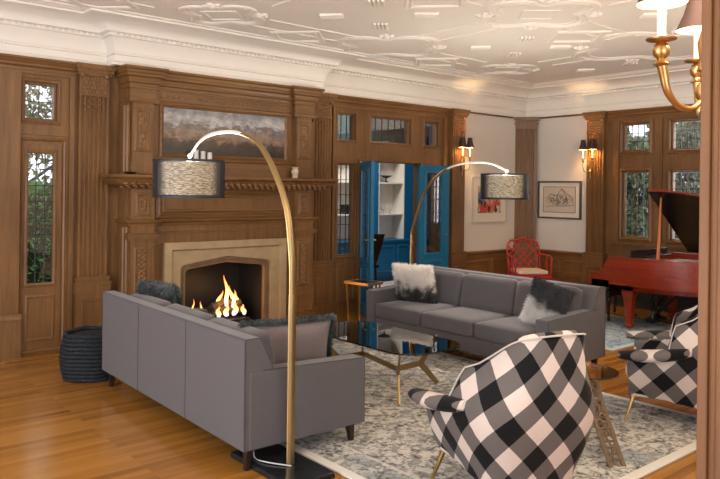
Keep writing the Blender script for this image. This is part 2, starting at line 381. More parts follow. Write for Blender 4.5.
# ceiling strapwork: barbed quatrefoils joined by straight ribs, little reeded blocks
rib = [(-.035, ZC+.002), (-.034, ZC-.006), (-.022, ZC-.015), (-.008, ZC-.009), (.008, ZC-.009), (.022, ZC-.015), (.034, ZC-.006), (.035, ZC+.002)]
rib2 = [(-.014, ZC+.002), (-.01, ZC-.008), (.01, ZC-.008), (.014, ZC+.002)]
mb = MB()
def quatre(cx, cy, r, rr, prof):
    pts = []
    for q in range(4):
        a0 = q*PI/2
        for i in range(9):
            t = -R(72)+R(144)*i/8
            pts.append((cx + r*math.cos(a0) + rr*math.cos(a0+t), cy + r*math.sin(a0) + rr*math.sin(a0+t)))
        a = a0+PI/4; pts.append((cx + r*1.02*math.cos(a), cy + r*1.02*math.sin(a)))
    mb.sweep(pts, prof, True)
QX = [1.2, 3.35, 5.5, 7.65]; QY = [1.75, 3.95, 6.0]
for i, qx in enumerate(QX):
    for j, qy in enumerate(QY):
        big = (i+j) % 2 == 0; s = 1 if big else .62
        if j == 2: s *= .72
        quatre(qx, qy, .55*s, .36*s, rib); quatre(qx, qy, .50*s, .27*s, rib2)
        if not big: mb.sweep([(qx-.22, qy), (qx, qy+.22), (qx+.22, qy), (qx, qy-.22)], rib2, True)
        if i < 3:
            q2 = QX[i+1]
            for o in (-.16, .16): mb.sweep([(qx+.95*s, qy+o), (q2-.62, qy+o)], rib2)
            mb.sweep([(qx+.75, qy+.28), (qx+1.07, qy+.62), (q2-.75, qy+.28), (qx+1.07, qy-.06)], rib, True)
        if j < 2:
            q2 = QY[j+1]
            for o in (-.16, .16): mb.sweep([(qx+o, qy+.95*s), (qx+o, q2-.62)], rib2)
        for a in range(4):
            t = a*PI/2+PI/4; bx = qx+1.08*math.cos(t); by = qy+1.0*math.sin(t)
            if by > 6.5: continue
            for k in range(4):
                u = (k-1.5)*.038
                px, py = bx-u*math.sin(t), by+u*math.cos(t)
                mb.bar((px-.11*math.cos(t), py-.11*math.sin(t), ZC-.012), (px+.11*math.cos(t), py+.11*math.sin(t), ZC-.004), .022, .022)
            mb.ball((qx+.80*s*math.cos(t), qy+.80*s*math.sin(t), ZC), .05, 8, (1, 1, .7))
            for k in range(5):
                mb.ball((qx+.80*s*math.cos(t)+.06*math.cos(k*1.257), qy+.80*s*math.sin(t)+.06*math.sin(k*1.257), ZC), .032, 6, (1, 1, .7))
for (a, b) in (((XL, 6.62), (9.1, 6.62)), ((9.1, 6.62), (9.1, .7)), ((XL, 6.5), (8.98, 6.5)), ((8.98, 6.5), (8.98, .7))):
    mb.sweep([a, b], rib if a[1] in (6.62,) else rib2)
struct(mb.build('trim_3', PLASTER, smooth=40), 'raised plaster strapwork on the ceiling')

# ------------------------------------------------------------------ oak trim of the back wall
oakc = [(0, 2.66), (.022, 2.66), (.022, 2.685), (.012, 2.69), (.02, 2.72), (.045, 2.735), (.045, 2.755), (.055, 2.76), (.07, 2.785), (.085, 2.79), (.085, 2.81), (0, 2.81)]
struct(MB().sweep([(XL, YA), (2.36, YA)], oakc).build('trim_4', WX, smooth=35))
struct(MB().sweep([(5.55, YA), (7.72, YA)], oakc).build('trim_5', WX, smooth=35))
pan = [(-.016, 0), (-.012, .010), (0, .014), (.010, .007), (.016, .006), (.02, 0)]
pan2 = [(-.03, 0), (-.026, .018), (-.012, .026), (0, .016), (.012, .012), (.024, .010), (.03, 0)]
def panels(mb, M, rects, prof=pan):
    for a, b, c, d in rects: mb.sweep([(a, c), (b, c), (b, d), (a, d)], prof, True, M)
mb = MB()
panels(mb, FY(YA), [(1.855, 2.275, .02, 2.06)], pan2)
mb.box(1.67, 1.85, YA-.05, YA, 0, 2.66); mb.box(1.64, 1.865, YA-.075, YA, 0, .36); mb.sweep([(1.64, YA-.075), (1.865, YA-.075)], [(-.01, .36), (.014, .36), (.01, .38), (0, .40), (-.01, .41)])
mb.box(2.30, 2.345, YA-.03, YA, 0, 2.66); mb.box(2.29, 2.36, YA-.045, YA, 0, .16)
panels(mb, FY(YA), [(1.87, 2.21, 2.21, 2.61), (-1.9, -.6, .3, 2.5), (-.4, 1.4, .3, 2.5)])
struct(mb.build('trim_6', WZ, smooth=35), 'oak casing around the narrow garden door')
# door section casing, aligned with transoms and sidelights
mb = MB()
panels(mb, FY(YA), [(5.645, 5.975, 2.235, 2.61), (6.215, 6.985, 2.235, 2.61), (7.225, 7.545, 2.235, 2.61), (5.655, 5.975, .73, 1.955), (7.225, 7.545, .73, 1.955), (5.68, 5.95, .16, .64), (7.25, 7.52, .16, .64)])
mb.box(5.56, 5.60, YA-.035, YA, 0, 2.66); mb.box(7.62, 7.68, YA-.035, YA, 0, 2.66)
mb.sweep([(6.02, -.0), (6.02, 1.99), (7.18, 1.99), (7.18, 0)], [(-.02, 0), (-.016, .02), (.0, .026), (.012, .012), (.012, 0)], False, FY(YA))
struct(mb.build('trim_7', WZ, smooth=35), 'oak casing of the dining room doorway')

# --- fluted pilasters
def pilaster(name, M, c, wd, dep, z_ped, lab):
    """c centre along wall, M wall mapping (u, v, out)"""
    a, b = c-wd/2, c+wd/2; mb = MB()
    MM = lambda u, w_, z: M(u, z, w_)          # (u, out, z) -> world
    def bx(u0, u1, o, z0, z1, o0=0): mb.prism([(u0, o0), (u1, o0), (u1, o), (u0, o)], z0, z1, MM)
    nf = 6; pts = [(a, 0)]; f = (wd-.03)/nf
    pts.append((a, dep))
    for i in range(nf):
        s0 = a+.015+f*i+f*.14; s1 = a+.015+f*(i+1)-f*.14
        for k in range(6):
            t = PI*k/5; pts.append((s0+(s1-s0)*(1-math.cos(t))/2, dep-math.sin(t)*.020))
    pts += [(b, dep), (b, 0)]
    mb.prism(pts, z_ped+.11, 2.50, MM)
    for o, z0, z1 in ((.035, z_ped, z_ped+.035), (.045, z_ped+.035, z_ped+.06), (.022, z_ped+.06, z_ped+.085), (.03, z_ped+.085, z_ped+.11)):
        bx(a-o*.8, b+o*.8, dep+o, z0, z1)
    bx(a-.02, b+.02, dep+.03, 0, z_ped); bx(a-.035, b+.035, dep+.045, 0, .14); bx(a-.03, b+.03, dep+.04, z_ped-.05, z_ped)
    mb.sweep([(a+.04, .2), (b-.04, .2), (b-.04, z_ped-.11), (a+.04, z_ped-.11)], [(-.014, 0), (-.01, .014), (.004, .014), (.012, 0)], True, lambda u, v, w_: M(u, v, w_+dep+.03))
    # capital
    bx(a-.005, b+.005, dep+.008, 2.50, 2.52); bx(a, b, dep, 2.52, 2.70); bx(a-.02, b+.02, dep+.025, 2.70, 2.73); bx(a-.035, b+.035, dep+.04, 2.73, 2.765); bx(a-.05, b+.05, dep+.055, 2.765, 2.81)
    o = struct(mb.build(name, WZ, smooth=35), lab)
    mb = MB()
    for r_ in range(4):
        n = 7
        for i in range(n):
            u = a+.02+(wd-.04)*(i+.5)/n+(.006 if r_ % 2 else -.006)
            p = M(u, 2.545+r_*.042, dep+.001); mb.ball(p, .013, 6, (1, 1, 1.5))
    for s_ in (-1, 1):
        p = M(c+s_*wd*.42, 2.70, dep+.015); mb.ball(p, .026, 8)
    for i in range(9):
        u = a+.01+(wd-.02)*(i+.5)/9; mb.ball(M(u, 2.748, dep+.041), .009, 6)
    for r_ in range(5):
        for i in range(6):
            if (i+r_) % 2: continue
            u = a+.03+(wd-.06)*(i+.5)/6; mb.ball(M(u, 2.36+r_*.028, dep), .011, 6)
    mb.build('carving', CARVE, o, smooth=True)
    return o
pilaster('trim_8', FY(YA), 2.525, .29, .06, .60, 'fluted oak pilaster left of fireplace')
pilaster('trim_9', FY(YA), 5.375, .29, .05, .60, 'fluted oak pilaster right of fireplace')
pilaster('trim_10', FY(YA), 7.88, .27, .09, .60, 'fluted oak pilaster under the left sconce')
pilaster('trim_11', FX(XB), 5.80, .28, .09, .60, 'fluted oak pilaster under the right sconce')
# corner pilaster set diagonally
d45 = Vector((-.70, -.52, 0)).normalized(); t45 = Vector((.52, -.70, 0)).normalized(); cc = Vector((9.44, 7.02, 0))
mb = MB(); MC = lambda u, w_, z: tuple(cc + t45*u + d45*w_ + Vector((0, 0, z)))
pts = [(-.19, -.16), (-.19, .02)]
for i in range(5):
    s0 = -.15+.06*i+.008; s1 = -.15+.06*(i+1)-.008
    for k in range(6):
        t = PI*k/5; pts.append((s0+(s1-s0)*(1-math.cos(t))/2, .02-math.sin(t)*.018))
pts += [(.19, .02), (.19, -.16)]
mb.prism(pts, .76, 2.62, MC)
for o, z0, z1 in ((0, 2.62, 2.81), (.02, 2.69, 2.72), (.03, 2.76, 2.81), (.0, 0, .76), (.03, .62, .70), (.02, .70, .76), (.03, 0, .14)):
    mb.prism([(-.19-o, -.16), (-.19-o, .025+o), (.19+o, .025+o), (.19+o, -.16)], z0, z1, MC)
struct(mb.build('trim_12', WZ, smooth=35), 'dark oak pilaster in the corner')
# picture rail and wainscot of the white corner
rail = [(0, 2.785), (.02, 2.79), (.026, 2.80), (.02, 2.812), (0, 2.812)]
chair_ = [(0, .60), (.012, .60), (.014, .63), (.03, .645), (.04, .66), (.04, .675), (.028, .685), (0, .69)]
base_ = [(0, 0), (.022, 0), (.022, .12), (.012, .15), (0, .155)]
for nm, path in (('trim_13', [(8.06, YA), (9.25, YA)]), ('trim_14', [(XB, 6.85), (XB, 5.97)])):
    struct(MB().sweep(path, rail).build(nm, WX if nm == 'trim_13' else WY, smooth=35))
mb = MB(); mb.box(8.06, 9.3, YA-.012, YA, 0, .62); mb.sweep([(8.03, YA-.01), (9.35, YA-.01)], chair_); mb.sweep([(8.06, YA-.01), (9.35, YA-.01)], base_)
panels(mb, FY(YA-.012), [(8.14, 8.66, .22, .53), (8.78, 9.22, .22, .53)])
struct(mb.build('trim_15', WX, smooth=35), 'oak wainscot left of the corner')
mb = MB(); mb.box(XB-.012, XB, 5.97, 6.85, 0, .62); mb.sweep([(XB-.01, 6.88), (XB-.01, 5.97)], chair_); mb.sweep([(XB-.01, 6.88), (XB-.01, 5.97)], base_)
panels(mb, FX(XB-.012), [(6.05, 6.36, .22, .53), (6.46, 6.80, .22, .53)])
struct(mb.build('trim_16', WY, smooth=35), 'oak wainscot right of the corner')
# window wall trim
struct(MB().sweep([(XB, 5.64), (XB, .6)], oakc).build('trim_17', WY, smooth=35))
mb = MB(); MM = FX(XB)
for y0, y1 in ((4.99, 5.42), (4.27, 4.70), (3.55, 3.98)):
    panels(mb, MM, [(y0-.02, y1+.02, .93, 1.95), (y0-.02, y1+.02, 2.18, 2.64)], pan2)
for y in (5.50, 4.85, 4.13, 3.4):
    mb.box(XB-.03, XB, y-.05, y+.05, .9, 2.66)
mb.box(XB-.06, XB, 3.3, 5.62, .86, .90)
struct(mb.build('trim_18', WZ, smooth=35), 'oak window casing and sill behind the piano')

# ------------------------------------------------------------------ leaded windows and doors
def leaded(nm, M, u0, u1, v0, v1, nu, nv, fr, mat, dep=.05, lab=None, zig=False):
    """frame at wall opening; M(u,v,out) with out<0 inside wall"""
    mb = MB(); e = fr
    for a, b, c, d in ((u0, u0+e, v0, v1), (u1-e, u1, v0, v1), (u0+e, u1-e, v0, v0+e), (u0+e, u1-e, v1-e, v1)):
        mb.prism([(a, c), (b, c), (b, d), (a, d)], -.10, -.03, M)
    o = struct(mb.build(nm, mat, bevel=.004), lab)
    p = MB(); a, b, c, d = u0+e, u1-e, v0+e, v1-e
    p.prism([(a, c), (b, c), (b, d), (a, d)], -.068, -.064, M); p.build('glass_pane', PANE, o)
    l = MB(); r_ = .004
    for i in range(1, nu): u = a+(b-a)*i/nu; l.prism([(u-r_, c), (u+r_, c), (u+r_, d), (u-r_, d)], -.072, -.060, M)
    for i in range(1, nv): v = c+(d-c)*i/nv; l.prism([(a, v-r_), (b, v-r_), (b, v+r_), (a, v+r_)], -.072, -.060, M)
    if zig:
        for i in range(nu):
            for j in range(nv):
                uc = a+(b-a)*(i+.5)/nu; vc = c+(d-c)*(j+.5)/nv; q = min((b-a)/nu, (d-c)/nv)*.32
                for s_, t_ in ((1, 1), (1, -1), (-1, 1), (-1, -1)):
                    A = M(uc+s_*q, vc, -.066); B = M(uc, vc+t_*q, -.066); l.tube([A, B], .0028, 4)
    l.build('lead_cames', LEAD, o)
    return o
leaded('window_1', FY(YA), 1.89, 2.19, 2.23, 2.59, 2, 2, .022, WZ, lab='small leaded transom over garden door', zig=True)
leaded('window_2', FY(YA), 5.65, 5.97, 2.24, 2.605, 3, 1, .022, WZ)
leaded('window_3', FY(YA), 6.22, 6.98, 2.24, 2.605, 6, 2, .022, WX)
leaded('window_4', FY(YA), 7.23, 7.54, 2.24, 2.605, 3, 1, .022, WZ)
leaded('window_5', FY(YA), 5.66, 5.97, .74, 1.95, 3, 6, .022, WZ)
leaded('window_6', FY(YA), 7.23, 7.54, .74, 1.95, 3, 6, .022, WZ)
k = 7
for y0, y1 in ((4.99, 5.42), (4.27, 4.70), (3.55, 3.98)):
    leaded('window_%d' % k, FX(XB), y0, y1, .95, 1.93, 4, 8, .03, WZ); leaded('window_%d' % (k+1), FX(XB), y0, y1, 2.2, 2.62, 4, 3, .03, WZ); k += 2
def door_leaf(nm, W, H, gx0, gx1, gz0, gz1, mat, nu, nv, loc, rz, th=.045, handle=True, lab=None, zig=False):
    """local: hinge at origin, leaf along +x, front facing -y"""
    mb = MB(); fill = [(gx0, gx1, gz0, gz1)]
    wallpieces(mb, 0, W, .012, H, fill, lambda a, b, c, d: mb.box(a, b, -th/2, th/2, c, d))
    for s_ in (-1, 1):
        M = (lambda sg: (lambda u, v, w_: (u, -sg*(th/2+w_), v)))(s_)
        panels(mb, M, [(gx0-.01, gx1+.01, gz0-.01, gz1+.01), (gx0, gx1, .14, gz0-.12)])
    o = struct(mb.build(nm, mat, smooth=35), lab); o.location = loc; o.rotation_euler = (0, 0, rz)
    p = MB(); p.box(gx0, gx1, -.002, .002, gz0, gz1); p.build('glass_pane', PANE, o)
    l = MB()
    for i in range(1, nu): u = gx0+(gx1-gx0)*i/nu; l.box(u-.004, u+.004, -.006, .006, gz0, gz1)
    for i in range(1, nv): v = gz0+(gz1-gz0)*i/nv; l.box(gx0, gx1, -.006, .006, v-.004, v+.004)
    l.build('lead_cames', LEAD, o)
    if handle:
        h = MB(); 
        for s_ in (-1, 1):
            h.tube([(W-.06, s_*th/2, .98), (W-.06, s_*(th/2+.04), .98)], .009, 8); h.tube([(W-.06, s_*(th/2+.04), .98), (W-.14, s_*(th/2+.04), .98)], .008, 8)
        h.build('handle', BRASS, o, smooth=True)
    return o
door_leaf('door_1', .355, 2.005, .045, .285, .67, 1.92, WZ, 3, 8, (1.887, YA+.03, 0), 0, handle=False, lab='narrow oak garden door with leaded glass')
door_leaf('door_2', .56, 1.965, .11, .45, .72, 1.86, BLUE, 3, 6, (6.045, YA-.03, 0), R(-116), lab='left blue dining room door, open')
door_leaf('door_3', .56, 1.965, .13, .42, .72, 1.86, BLUE, 3, 6, (7.08, YA-.05, 0), R(-6), lab='right blue dining room door folded back')

# ------------------------------------------------------------------ fireplace
FC = 3.95
fp = thing('fireplace', 'carved oak fireplace and overmantel with limestone surround, on the panelled wall', 'fireplace', (FC, YA, 0), world=True)
mb = MB()
wallpieces(mb, 2.80, 5.10, 0, 2.62, [(3.30, 4.60, 0, .93)], lambda a, b, c, d: mb.box(a, b, 6.95, YA-.001, c, d))
for s_ in (-1, 1):
    for dx, r_ in ((1.13, .028), (1.165, .02)): 
        mb.tube([(FC+s_*dx, 6.945, 1.75), (FC+s_*dx, 6.945, 2.42)], r_, 10); mb.tube([(FC+s_*dx, 6.945, .1), (FC+s_*dx, 6.945, 1.2)], r_, 10)
mb.build('chimney_breast', WZ, fp, smooth=35)
# limestone surround with Tudor arch
def arch(hw, zs, za, n=8):
    pts = [(FC-hw, 0), (FC-hw, zs-.06)]
    for i in range(1, 5): t = PI/2*i/4; pts.append((FC-hw+.06*(1-math.cos(t)), zs-.06+.06*math.sin(t)))
    pts.append((FC, za))
    for i in range(4, 0, -1): t = PI/2*i/4; pts.append((FC+hw-.06*(1-math.cos(t)), zs-.06+.06*math.sin(t)))
    pts += [(FC+hw, zs-.06), (FC+hw, 0)]
    return pts
def archslab(mb, a_out, a_in, y0, y1):
    n = len(a_in)
    for i in range(n-1):
        q = [a_out[i], a_out[i+1], a_in[i+1], a_in[i]]
        mb.prism([(u, v) for u, v in q], y0, y1, lambda u, v, w_: (u, w_, v))
inner = arch(.565, .79, .86); n = len(inner)
outer = []
for (u, v) in inner:
    if u < FC-.53: outer.append((FC-.74, min(v, .74) if v < .7 else 1.0))
    elif u > FC+.53: outer.append((FC+.74, min(v, .74) if v < .7 else 1.0))
    else: outer.append((u, 1.0))
mb = MB(); archslab(mb, outer, inner, 6.895, 6.96)
mb.sweep([(FC-.70, 0), (FC-.70, .975), (FC+.70, .975), (FC+.70, 0)], [(-.055, 0), (-.055, .035), (.02, .035), (.035, .012), (.035, 0)], False, FY(6.895))
mb.build('stone_surround', STONE, fp, smooth=35)
mb = MB(); in2 = arch(.50, .745, .80); archslab(mb, inner, in2, 6.94, 6.99)
mb.sweep(in2, [(-.02, 0), (-.012, .016), (.006, .012), (.012, 0)], False, FY(6.94))
mb.build('arched_inner_frame', STONE2, fp, smooth=35)
mb = MB()
mb.box(3.37, 4.45, 7.50, 7.54, 0, .92); mb.box(3.33, 3.37, 6.99, 7.54, 0, .92); mb.box(4.45, 4.49, 6.99, 7.54, 0, .92); mb.box(3.33, 4.49, 6.99, 7.54, .9, .94); mb.box(3.37, 4.45, 6.93, 7.50, .0, .05)
mb.build('firebox', BLACK, fp)
# lower columns
for s_ in (-1, 1):
    c = FC+s_*1.0; mb = MB()
    mb.box(c-.125, c+.125, 6.865, 6.95, .42, 1.06); mb.box(c-.15, c+.15, 6.84, 6.95, 0, .40); mb.box(c-.16, c+.16, 6.83, 6.95, 0, .12); mb.box(c-.14, c+.14, 6.85, 6.95, .40, .44)
    for o, z0, z1 in ((.01, 1.0, 1.02), (.015, 1.06, 1.08), (.035, 1.08, 1.105), (.045, 1.105, 1.125), (.0, 1.125, 1.215)): mb.box(c-.125-o, c+.125+o, 6.865-o, 6.95, z0, z1)
    panels(mb, FY(6.865), [(c-.075, c+.075, .48, .98)]); panels(mb, FY(6.84), [(c-.11, c+.11, .17, .36)])
    mb.box(c-.125, c+.125, 6.87, 6.95, 1.27, 1.60); panels(mb, FY(6.87), [(c-.06, c+.06, 1.33, 1.53)])
    col = mb.build('column', WZ, fp, smooth=35)
    mb = MB()
    for k in range(11):
        z = .50+k*.046
        for q in (-1, 1): mb.ball((c+q*.028, 6.862, z), .017, 6, (1, .5, 1.2))
        mb.ball((c, 6.86, z+.023), .02, 6, (1, .5, 1))
    mb.build('carving', CARVE, col, smooth=True); mb = MB()
    for a in range(4):
        for q in (0, 1): mb.ball((c+.028*math.cos(a*PI/2+q*PI/4)*(1+q*.3), 6.868, 1.43+.05*math.sin(a*PI/2+q*PI/4)), .014, 6, (1, .6, 1.4))
    mb.build('rosette', CARVE, col, smooth=True)
# second moulding with breaks
def broken(y, yp, xe, cs, hw):
    p = [(FC-xe, YA-.02), (FC-xe, y)]
    p = [(FC-xe, YA-.02)]
    p += [(FC-cs-hw, yp)] if False else []
    return p
def entpath(yc, yp, xo, xi, yb=YA-.005):
    return [(FC-xo, yb), (FC-xo, yp), (FC-xi, yp), (FC-xi, yc), (FC+xi, yc), (FC+xi, yp), (FC+xo, yp), (FC+xo, yb)]
mb = MB(); mb.sweep(entpath(6.93, 6.87, 1.14, .86), [(0, 1.215), (.012, 1.215), (.015, 1.235), (.035, 1.245), (.045, 1.26), (.045, 1.272), (0, 1.275)])
panels(mb, FY(6.95), [(FC-.80, FC+.80, 1.31, 1.56)], pan2); panels(mb, FY(6.95), [(FC-.74, FC+.74, 1.36, 1.51)])
mb.sweep(entpath(6.945, 6.87, 1.14, .86), [(0, 1.12), (.008, 1.12), (.01, 1.14), (0, 1.15)])
mb.build('lower_entablature', WX, fp, smooth=35)
# mantel shelf
mb = MB()
mp_ = [(FC-1.14, YA-.005), (FC-1.14, 6.90), (FC+1.14, 6.90), (FC+1.14, YA-.005)]
prof = [(0, 1.58), (.012, 1.58), (.015, 1.595)] + [(.02+.17*math.sin(PI/2*i/6), 1.60+.08*(1-math.cos(PI/2*i/6))) for i in range(7)] + [(.20, 1.69), (.225, 1.695), (.23, 1.71), (.225, 1.728), (0, 1.73)]
mb.sweep(mp_, prof)
sh = mb.build('mantel_shelf', WX, fp, smooth=35)
mb = MB()
n = 34
for i in range(n):
    x = FC-1.25+2.5*(i+.5)/n; 
    for k in range(3):
        t = .25+.22*k; mb.ball((x+(.018 if k % 2 else -.018), 6.90-(.02+.17*math.sin(PI/2*t)), 1.60+.08*(1-math.cos(PI/2*t))-.002), .02, 6, (1.5, 1, .8))
mb.build('carving', CARVE, sh, smooth=True)
# overmantel
mb = MB()
mb.box(FC-1.1, FC+1.1, 6.92, 6.95, 1.73, 1.90); mb.sweep([(FC-1.12, YA-.01), (FC-1.12, 6.92), (FC+1.12, 6.92), (FC+1.12, YA-.01)], [(0, 1.88), (.01, 1.885), (.02, 1.90), (.01, 1.915), (0, 1.92)])
mb.build('mantel_rail', WX, fp, smooth=35)
for s_ in (-1, 1):
    c = FC+s_*1.0; mb = MB(); mb.box(c-.11, c+.11, 6.88, 6.95, 1.74, 2.47); panels(mb, FY(6.88), [(c-.075, c+.075, 1.98, 2.38)]); mb.box(c-.12, c+.12, 6.87, 6.95, 1.74, 1.86)
    o = mb.build('pilaster', WZ, fp, smooth=35)
    mb = MB()
    for k in range(8):
        z = 2.02+k*.046
        for q in (-1, 1): mb.ball((c+q*.026*(1-.3*math.sin(k)), 6.879, z), .014, 6, (1, .4, 1.4))
    mb.ball((c, 6.878, 2.28), .03, 8, (1, .4, 1.4)); mb.ball((c, 6.878, 2.12), .03, 8, (1, .4, 1.4))
    mb.build('carving', CARVE, o, smooth=True)
mb = MB()
mb.sweep(entpath(6.935, 6.87, 1.14, .86), [(0, 2.455), (.01, 2.455), (.022, 2.475), (.022, 2.49), (0, 2.495)])
mb.sweep(entpath(6.935, 6.87, 1.14, .86), [(0, 2.60), (.018, 2.60), (.018, 2.615), (.008, 2.62), (.012, 2.645), (.03, 2.655), (.03, 2.672), (.022, 2.676), (.03, 2.705), (.055, 2.72), (.055, 2.745), (.064, 2.75), (.07, 2.775), (.088, 2.79), (.088, 2.81), (0, 2.81)])
mb.box(FC-1.14, FC-.86, 6.872, 6.95, 2.47, 2.6); mb.box(FC+.86, FC+1.14, 6.872, 6.95, 2.47, 2.6); mb.box(FC-.86, FC+.86, 6.937, YA-.01, 2.5, 2.806)
mb.box(FC-1.13, FC-.86, 6.88, YA-.01, 2.59, 2.806); mb.box(FC+.86, FC+1.13, 6.88, YA-.01, 2.59, 2.806)
o = mb.build('cornice', WX, fp, smooth=35)
mb = MB()
for i in range(26):
    x = FC-.8+1.6*(i+.5)/26
    mb.ball((x, 6.934, 2.545+.012*(i % 2)), .013, 6, (1.8, .5, 1))
mb.build('carving', CARVE, o, smooth=True)

# gas fire: logs and flames
lg = thing('gas_log_fire', 'burning logs with orange and blue flames in the black firebox', 'fire', (FC, 7.15, .05), world=True)
LOG = plain('charred_log', (.06, .045, .035), .9, bump=.8, bs=25, var=.5, vsc=15)
mb = MB(); mb.box(FC-.36, FC+.36, 7.0, 7.36, .05, .13); mb.build('burner_tray', IRON, lg, bevel=.01)
for a, b, r_ in (((FC-.32, 7.12, .18), (FC+.28, 7.2, .20), .055), ((FC-.25, 7.26, .2), (FC+.33, 7.1, .22), .05), ((FC-.12, 7.05, .26), (FC+.18, 7.25, .32), .045), ((FC+.05, 7.2, .28), (FC+.30, 7.12, .30), .04)):
    a = Vector(a); b = Vector(b); pts = [a.lerp(b, i/6)+Vector((0, 0, .012*math.sin(i*2.1))) for i in range(7)]
    MB().tube(pts, [r_*(1+.1*math.sin(i*1.7)) for i in range(7)], 10).build('log', LOG, lg, smooth=True)
def mat_flame():
    m, N, L, P = nt('flame'); N.remove(P); out = N['Material Output']; tc = N.new('ShaderNodeTexCoord'); sp = N.new('ShaderNodeSeparateXYZ'); L.new(tc.outputs['Generated'], sp.inputs[0])
    r = ramp(N, [(0, (.25, .22, 1.0)), (.14, (.9, .45, .35)), (.3, (1, .62, .25)), (.65, (1, .42, .10)), (1, (.9, .16, .03))]); L.new(sp.outputs[2], r.inputs[0])
    e = N.new('ShaderNodeEmission'); e.inputs[1].default_value = 3.2; L.new(r.outputs[0], e.inputs[0])
    t = N.new('ShaderNodeBsdfTransparent'); mx = N.new('ShaderNodeMixShader'); rr = ramp(N, [(.0, (.35, .35, .35)), (.3, (.8, .8, .8)), (1, (.35, .35, .35))]); L.new(sp.outputs[2], rr.inputs[0])
    L.new(rr.outputs[0], mx.inputs[0]); L.new(t.outputs[0], mx.inputs[1]); L.new(e.outputs[0], mx.inputs[2]); L.new(mx.outputs[0], out.inputs[0]); return m
FL = mat_flame()
for x, y, h, r_, ln in ((-.30, 7.12, .24, .018, 0), (-.20, 7.16, .2, .022, .1), (.02, 7.15, .22, .04, .3), (.13, 7.13, .40, .038, -.1), (.20, 7.10, .28, .035, -.25), (.27, 7.12, .22, .035, -.3), (.08, 7.06, .13, .045, .1), (.19, 7.06, .14, .05, .2), (.30, 7.05, .12, .04, -.2), (-.02, 7.06, .12, .04, 0), (.24, 7.2, .34, .03, -.35)):
    pts = []; rs = []
    z0 = .16 if y < 7.08 else (.14 if x < -.1 else .22)
    for i in range(9):
        t = i/8; pts.append((FC+x+ln*h*t*t+.012*math.sin(t*9+x*20), y, z0+h*t)); rs.append(max(.0012, .75*r_*math.sin(PI*min(1, (.18+.82*t)))**.8*(1-t*.35)))
    MB().tube(pts, rs, 8, .6).build('flame', FL, lg, smooth=True)
point('fire_glow', (FC+.1, 7.02, .38), 3, (1, .45, .15), .08)

# ------------------------------------------------------------------ painting over the mantel
def mat_landscape():
    m, N, L, P = nt('landscape_oil'); tc = N.new('ShaderNodeTexCoord'); sp = N.new('ShaderNodeSeparateXYZ'); L.new(tc.outputs['Generated'], sp.inputs[0])
    mp = N.new('ShaderNodeMapping'); mp.inputs['Scale'].default_value = (2.0, 1, 4); L.new(tc.outputs['Object'], mp.inputs[0])
    n = N.new('ShaderNodeTexNoise'); n.inputs['Scale'].default_value = 3.4; n.inputs['Detail'].default_value = 9; n.inputs['Roughness'].default_value = .7; L.new(mp.outputs[0], n.inputs['Vector'])
    s = N.new('ShaderNodeMath'); s.operation = 'MULTIPLY_ADD'; s.inputs[1].default_value = 1.0; L.new(n.outputs['Fac'], s.inputs[0]); L.new(sp.outputs[2], s.inputs[2])
    sc = N.new('ShaderNodeMath'); sc.operation = 'MULTIPLY'; sc.inputs[1].default_value = .66; L.new(s.outputs[0], sc.inputs[0]); s = sc
    r = ramp(N, [(.38, (.03, .022, .018)), (.52, (.07, .042, .03)), (.58, (.24, .14, .09)), (.66, (.26, .19, .15)), (.74, (.13, .115, .12)), (.82, (.46, .43, .41)), (.92, (.24, .24, .26))]); L.new(s.outputs[0], r.inputs[0])
    n2 = N.new('ShaderNodeTexNoise'); n2.inputs['Scale'].default_value = 9; n2.inputs['Detail'].default_value = 7; L.new(tc.outputs['Object'], n2.inputs['Vector'])
    r2 = ramp(N, [(.35, (.7, .7, .7)), (.65, (1.3, 1.3, 1.3))]); L.new(n2.outputs['Fac'], r2.inputs[0])
    mx = N.new('ShaderNodeMix'); mx.data_type = 'RGBA'; mx.blend_type = 'MULTIPLY'; mx.inputs[0].default_value = 1; L.new(r.outputs[0], mx.inputs[6]); L.new(r2.outputs[0], mx.inputs[7])
    # pale golden bloom in the lower right of the picture
    v = N.new('ShaderNodeVectorMath'); v.operation = 'DISTANCE'; v.inputs[1].default_value = (.83, .5, .25); L.new(tc.outputs['Generated'], v.inputs[0])
    r3 = ramp(N, [(.0, (1, 1, 1)), (.22, (0, 0, 0))]); L.new(v.outputs['Value'], r3.inputs[0]); m3 = N.new('ShaderNodeMath'); m3.operation = 'MULTIPLY'; L.new(r3.outputs[0], m3.inputs[0]); L.new(r2.outputs[0], m3.inputs[1])
    c = N.new('ShaderNodeMix'); c.data_type = 'RGBA'; c.inputs[7].default_value = (.55, .36, .16, 1); L.new(mx.outputs[2], c.inputs[6]); L.new(m3.outputs[0], c.inputs[0])
    L.new(c.outputs[2], P.inputs['Base Color']); P.inputs['Roughness'].default_value = .35; return m
pt = thing('landscape_painting', 'wide moody landscape painting in oak frame above the mantel', 'painting', (FC, 6.95, 1.95), world=True)
MB().box(FC-.76, FC+.76, 6.935, 6.948, 1.955, 2.445).build('canvas', mat_landscape(), pt)
mb = MB(); mb.sweep([(FC-.765, 1.95), (FC+.765, 1.95), (FC+.765, 2.45), (FC-.765, 2.45)], [(-.012, 0), (-.012, .012), (.012, .03), (.035, .02), (.035, 0)], True, FY(6.948)); mb.build('frame', WX, pt, smooth=35)

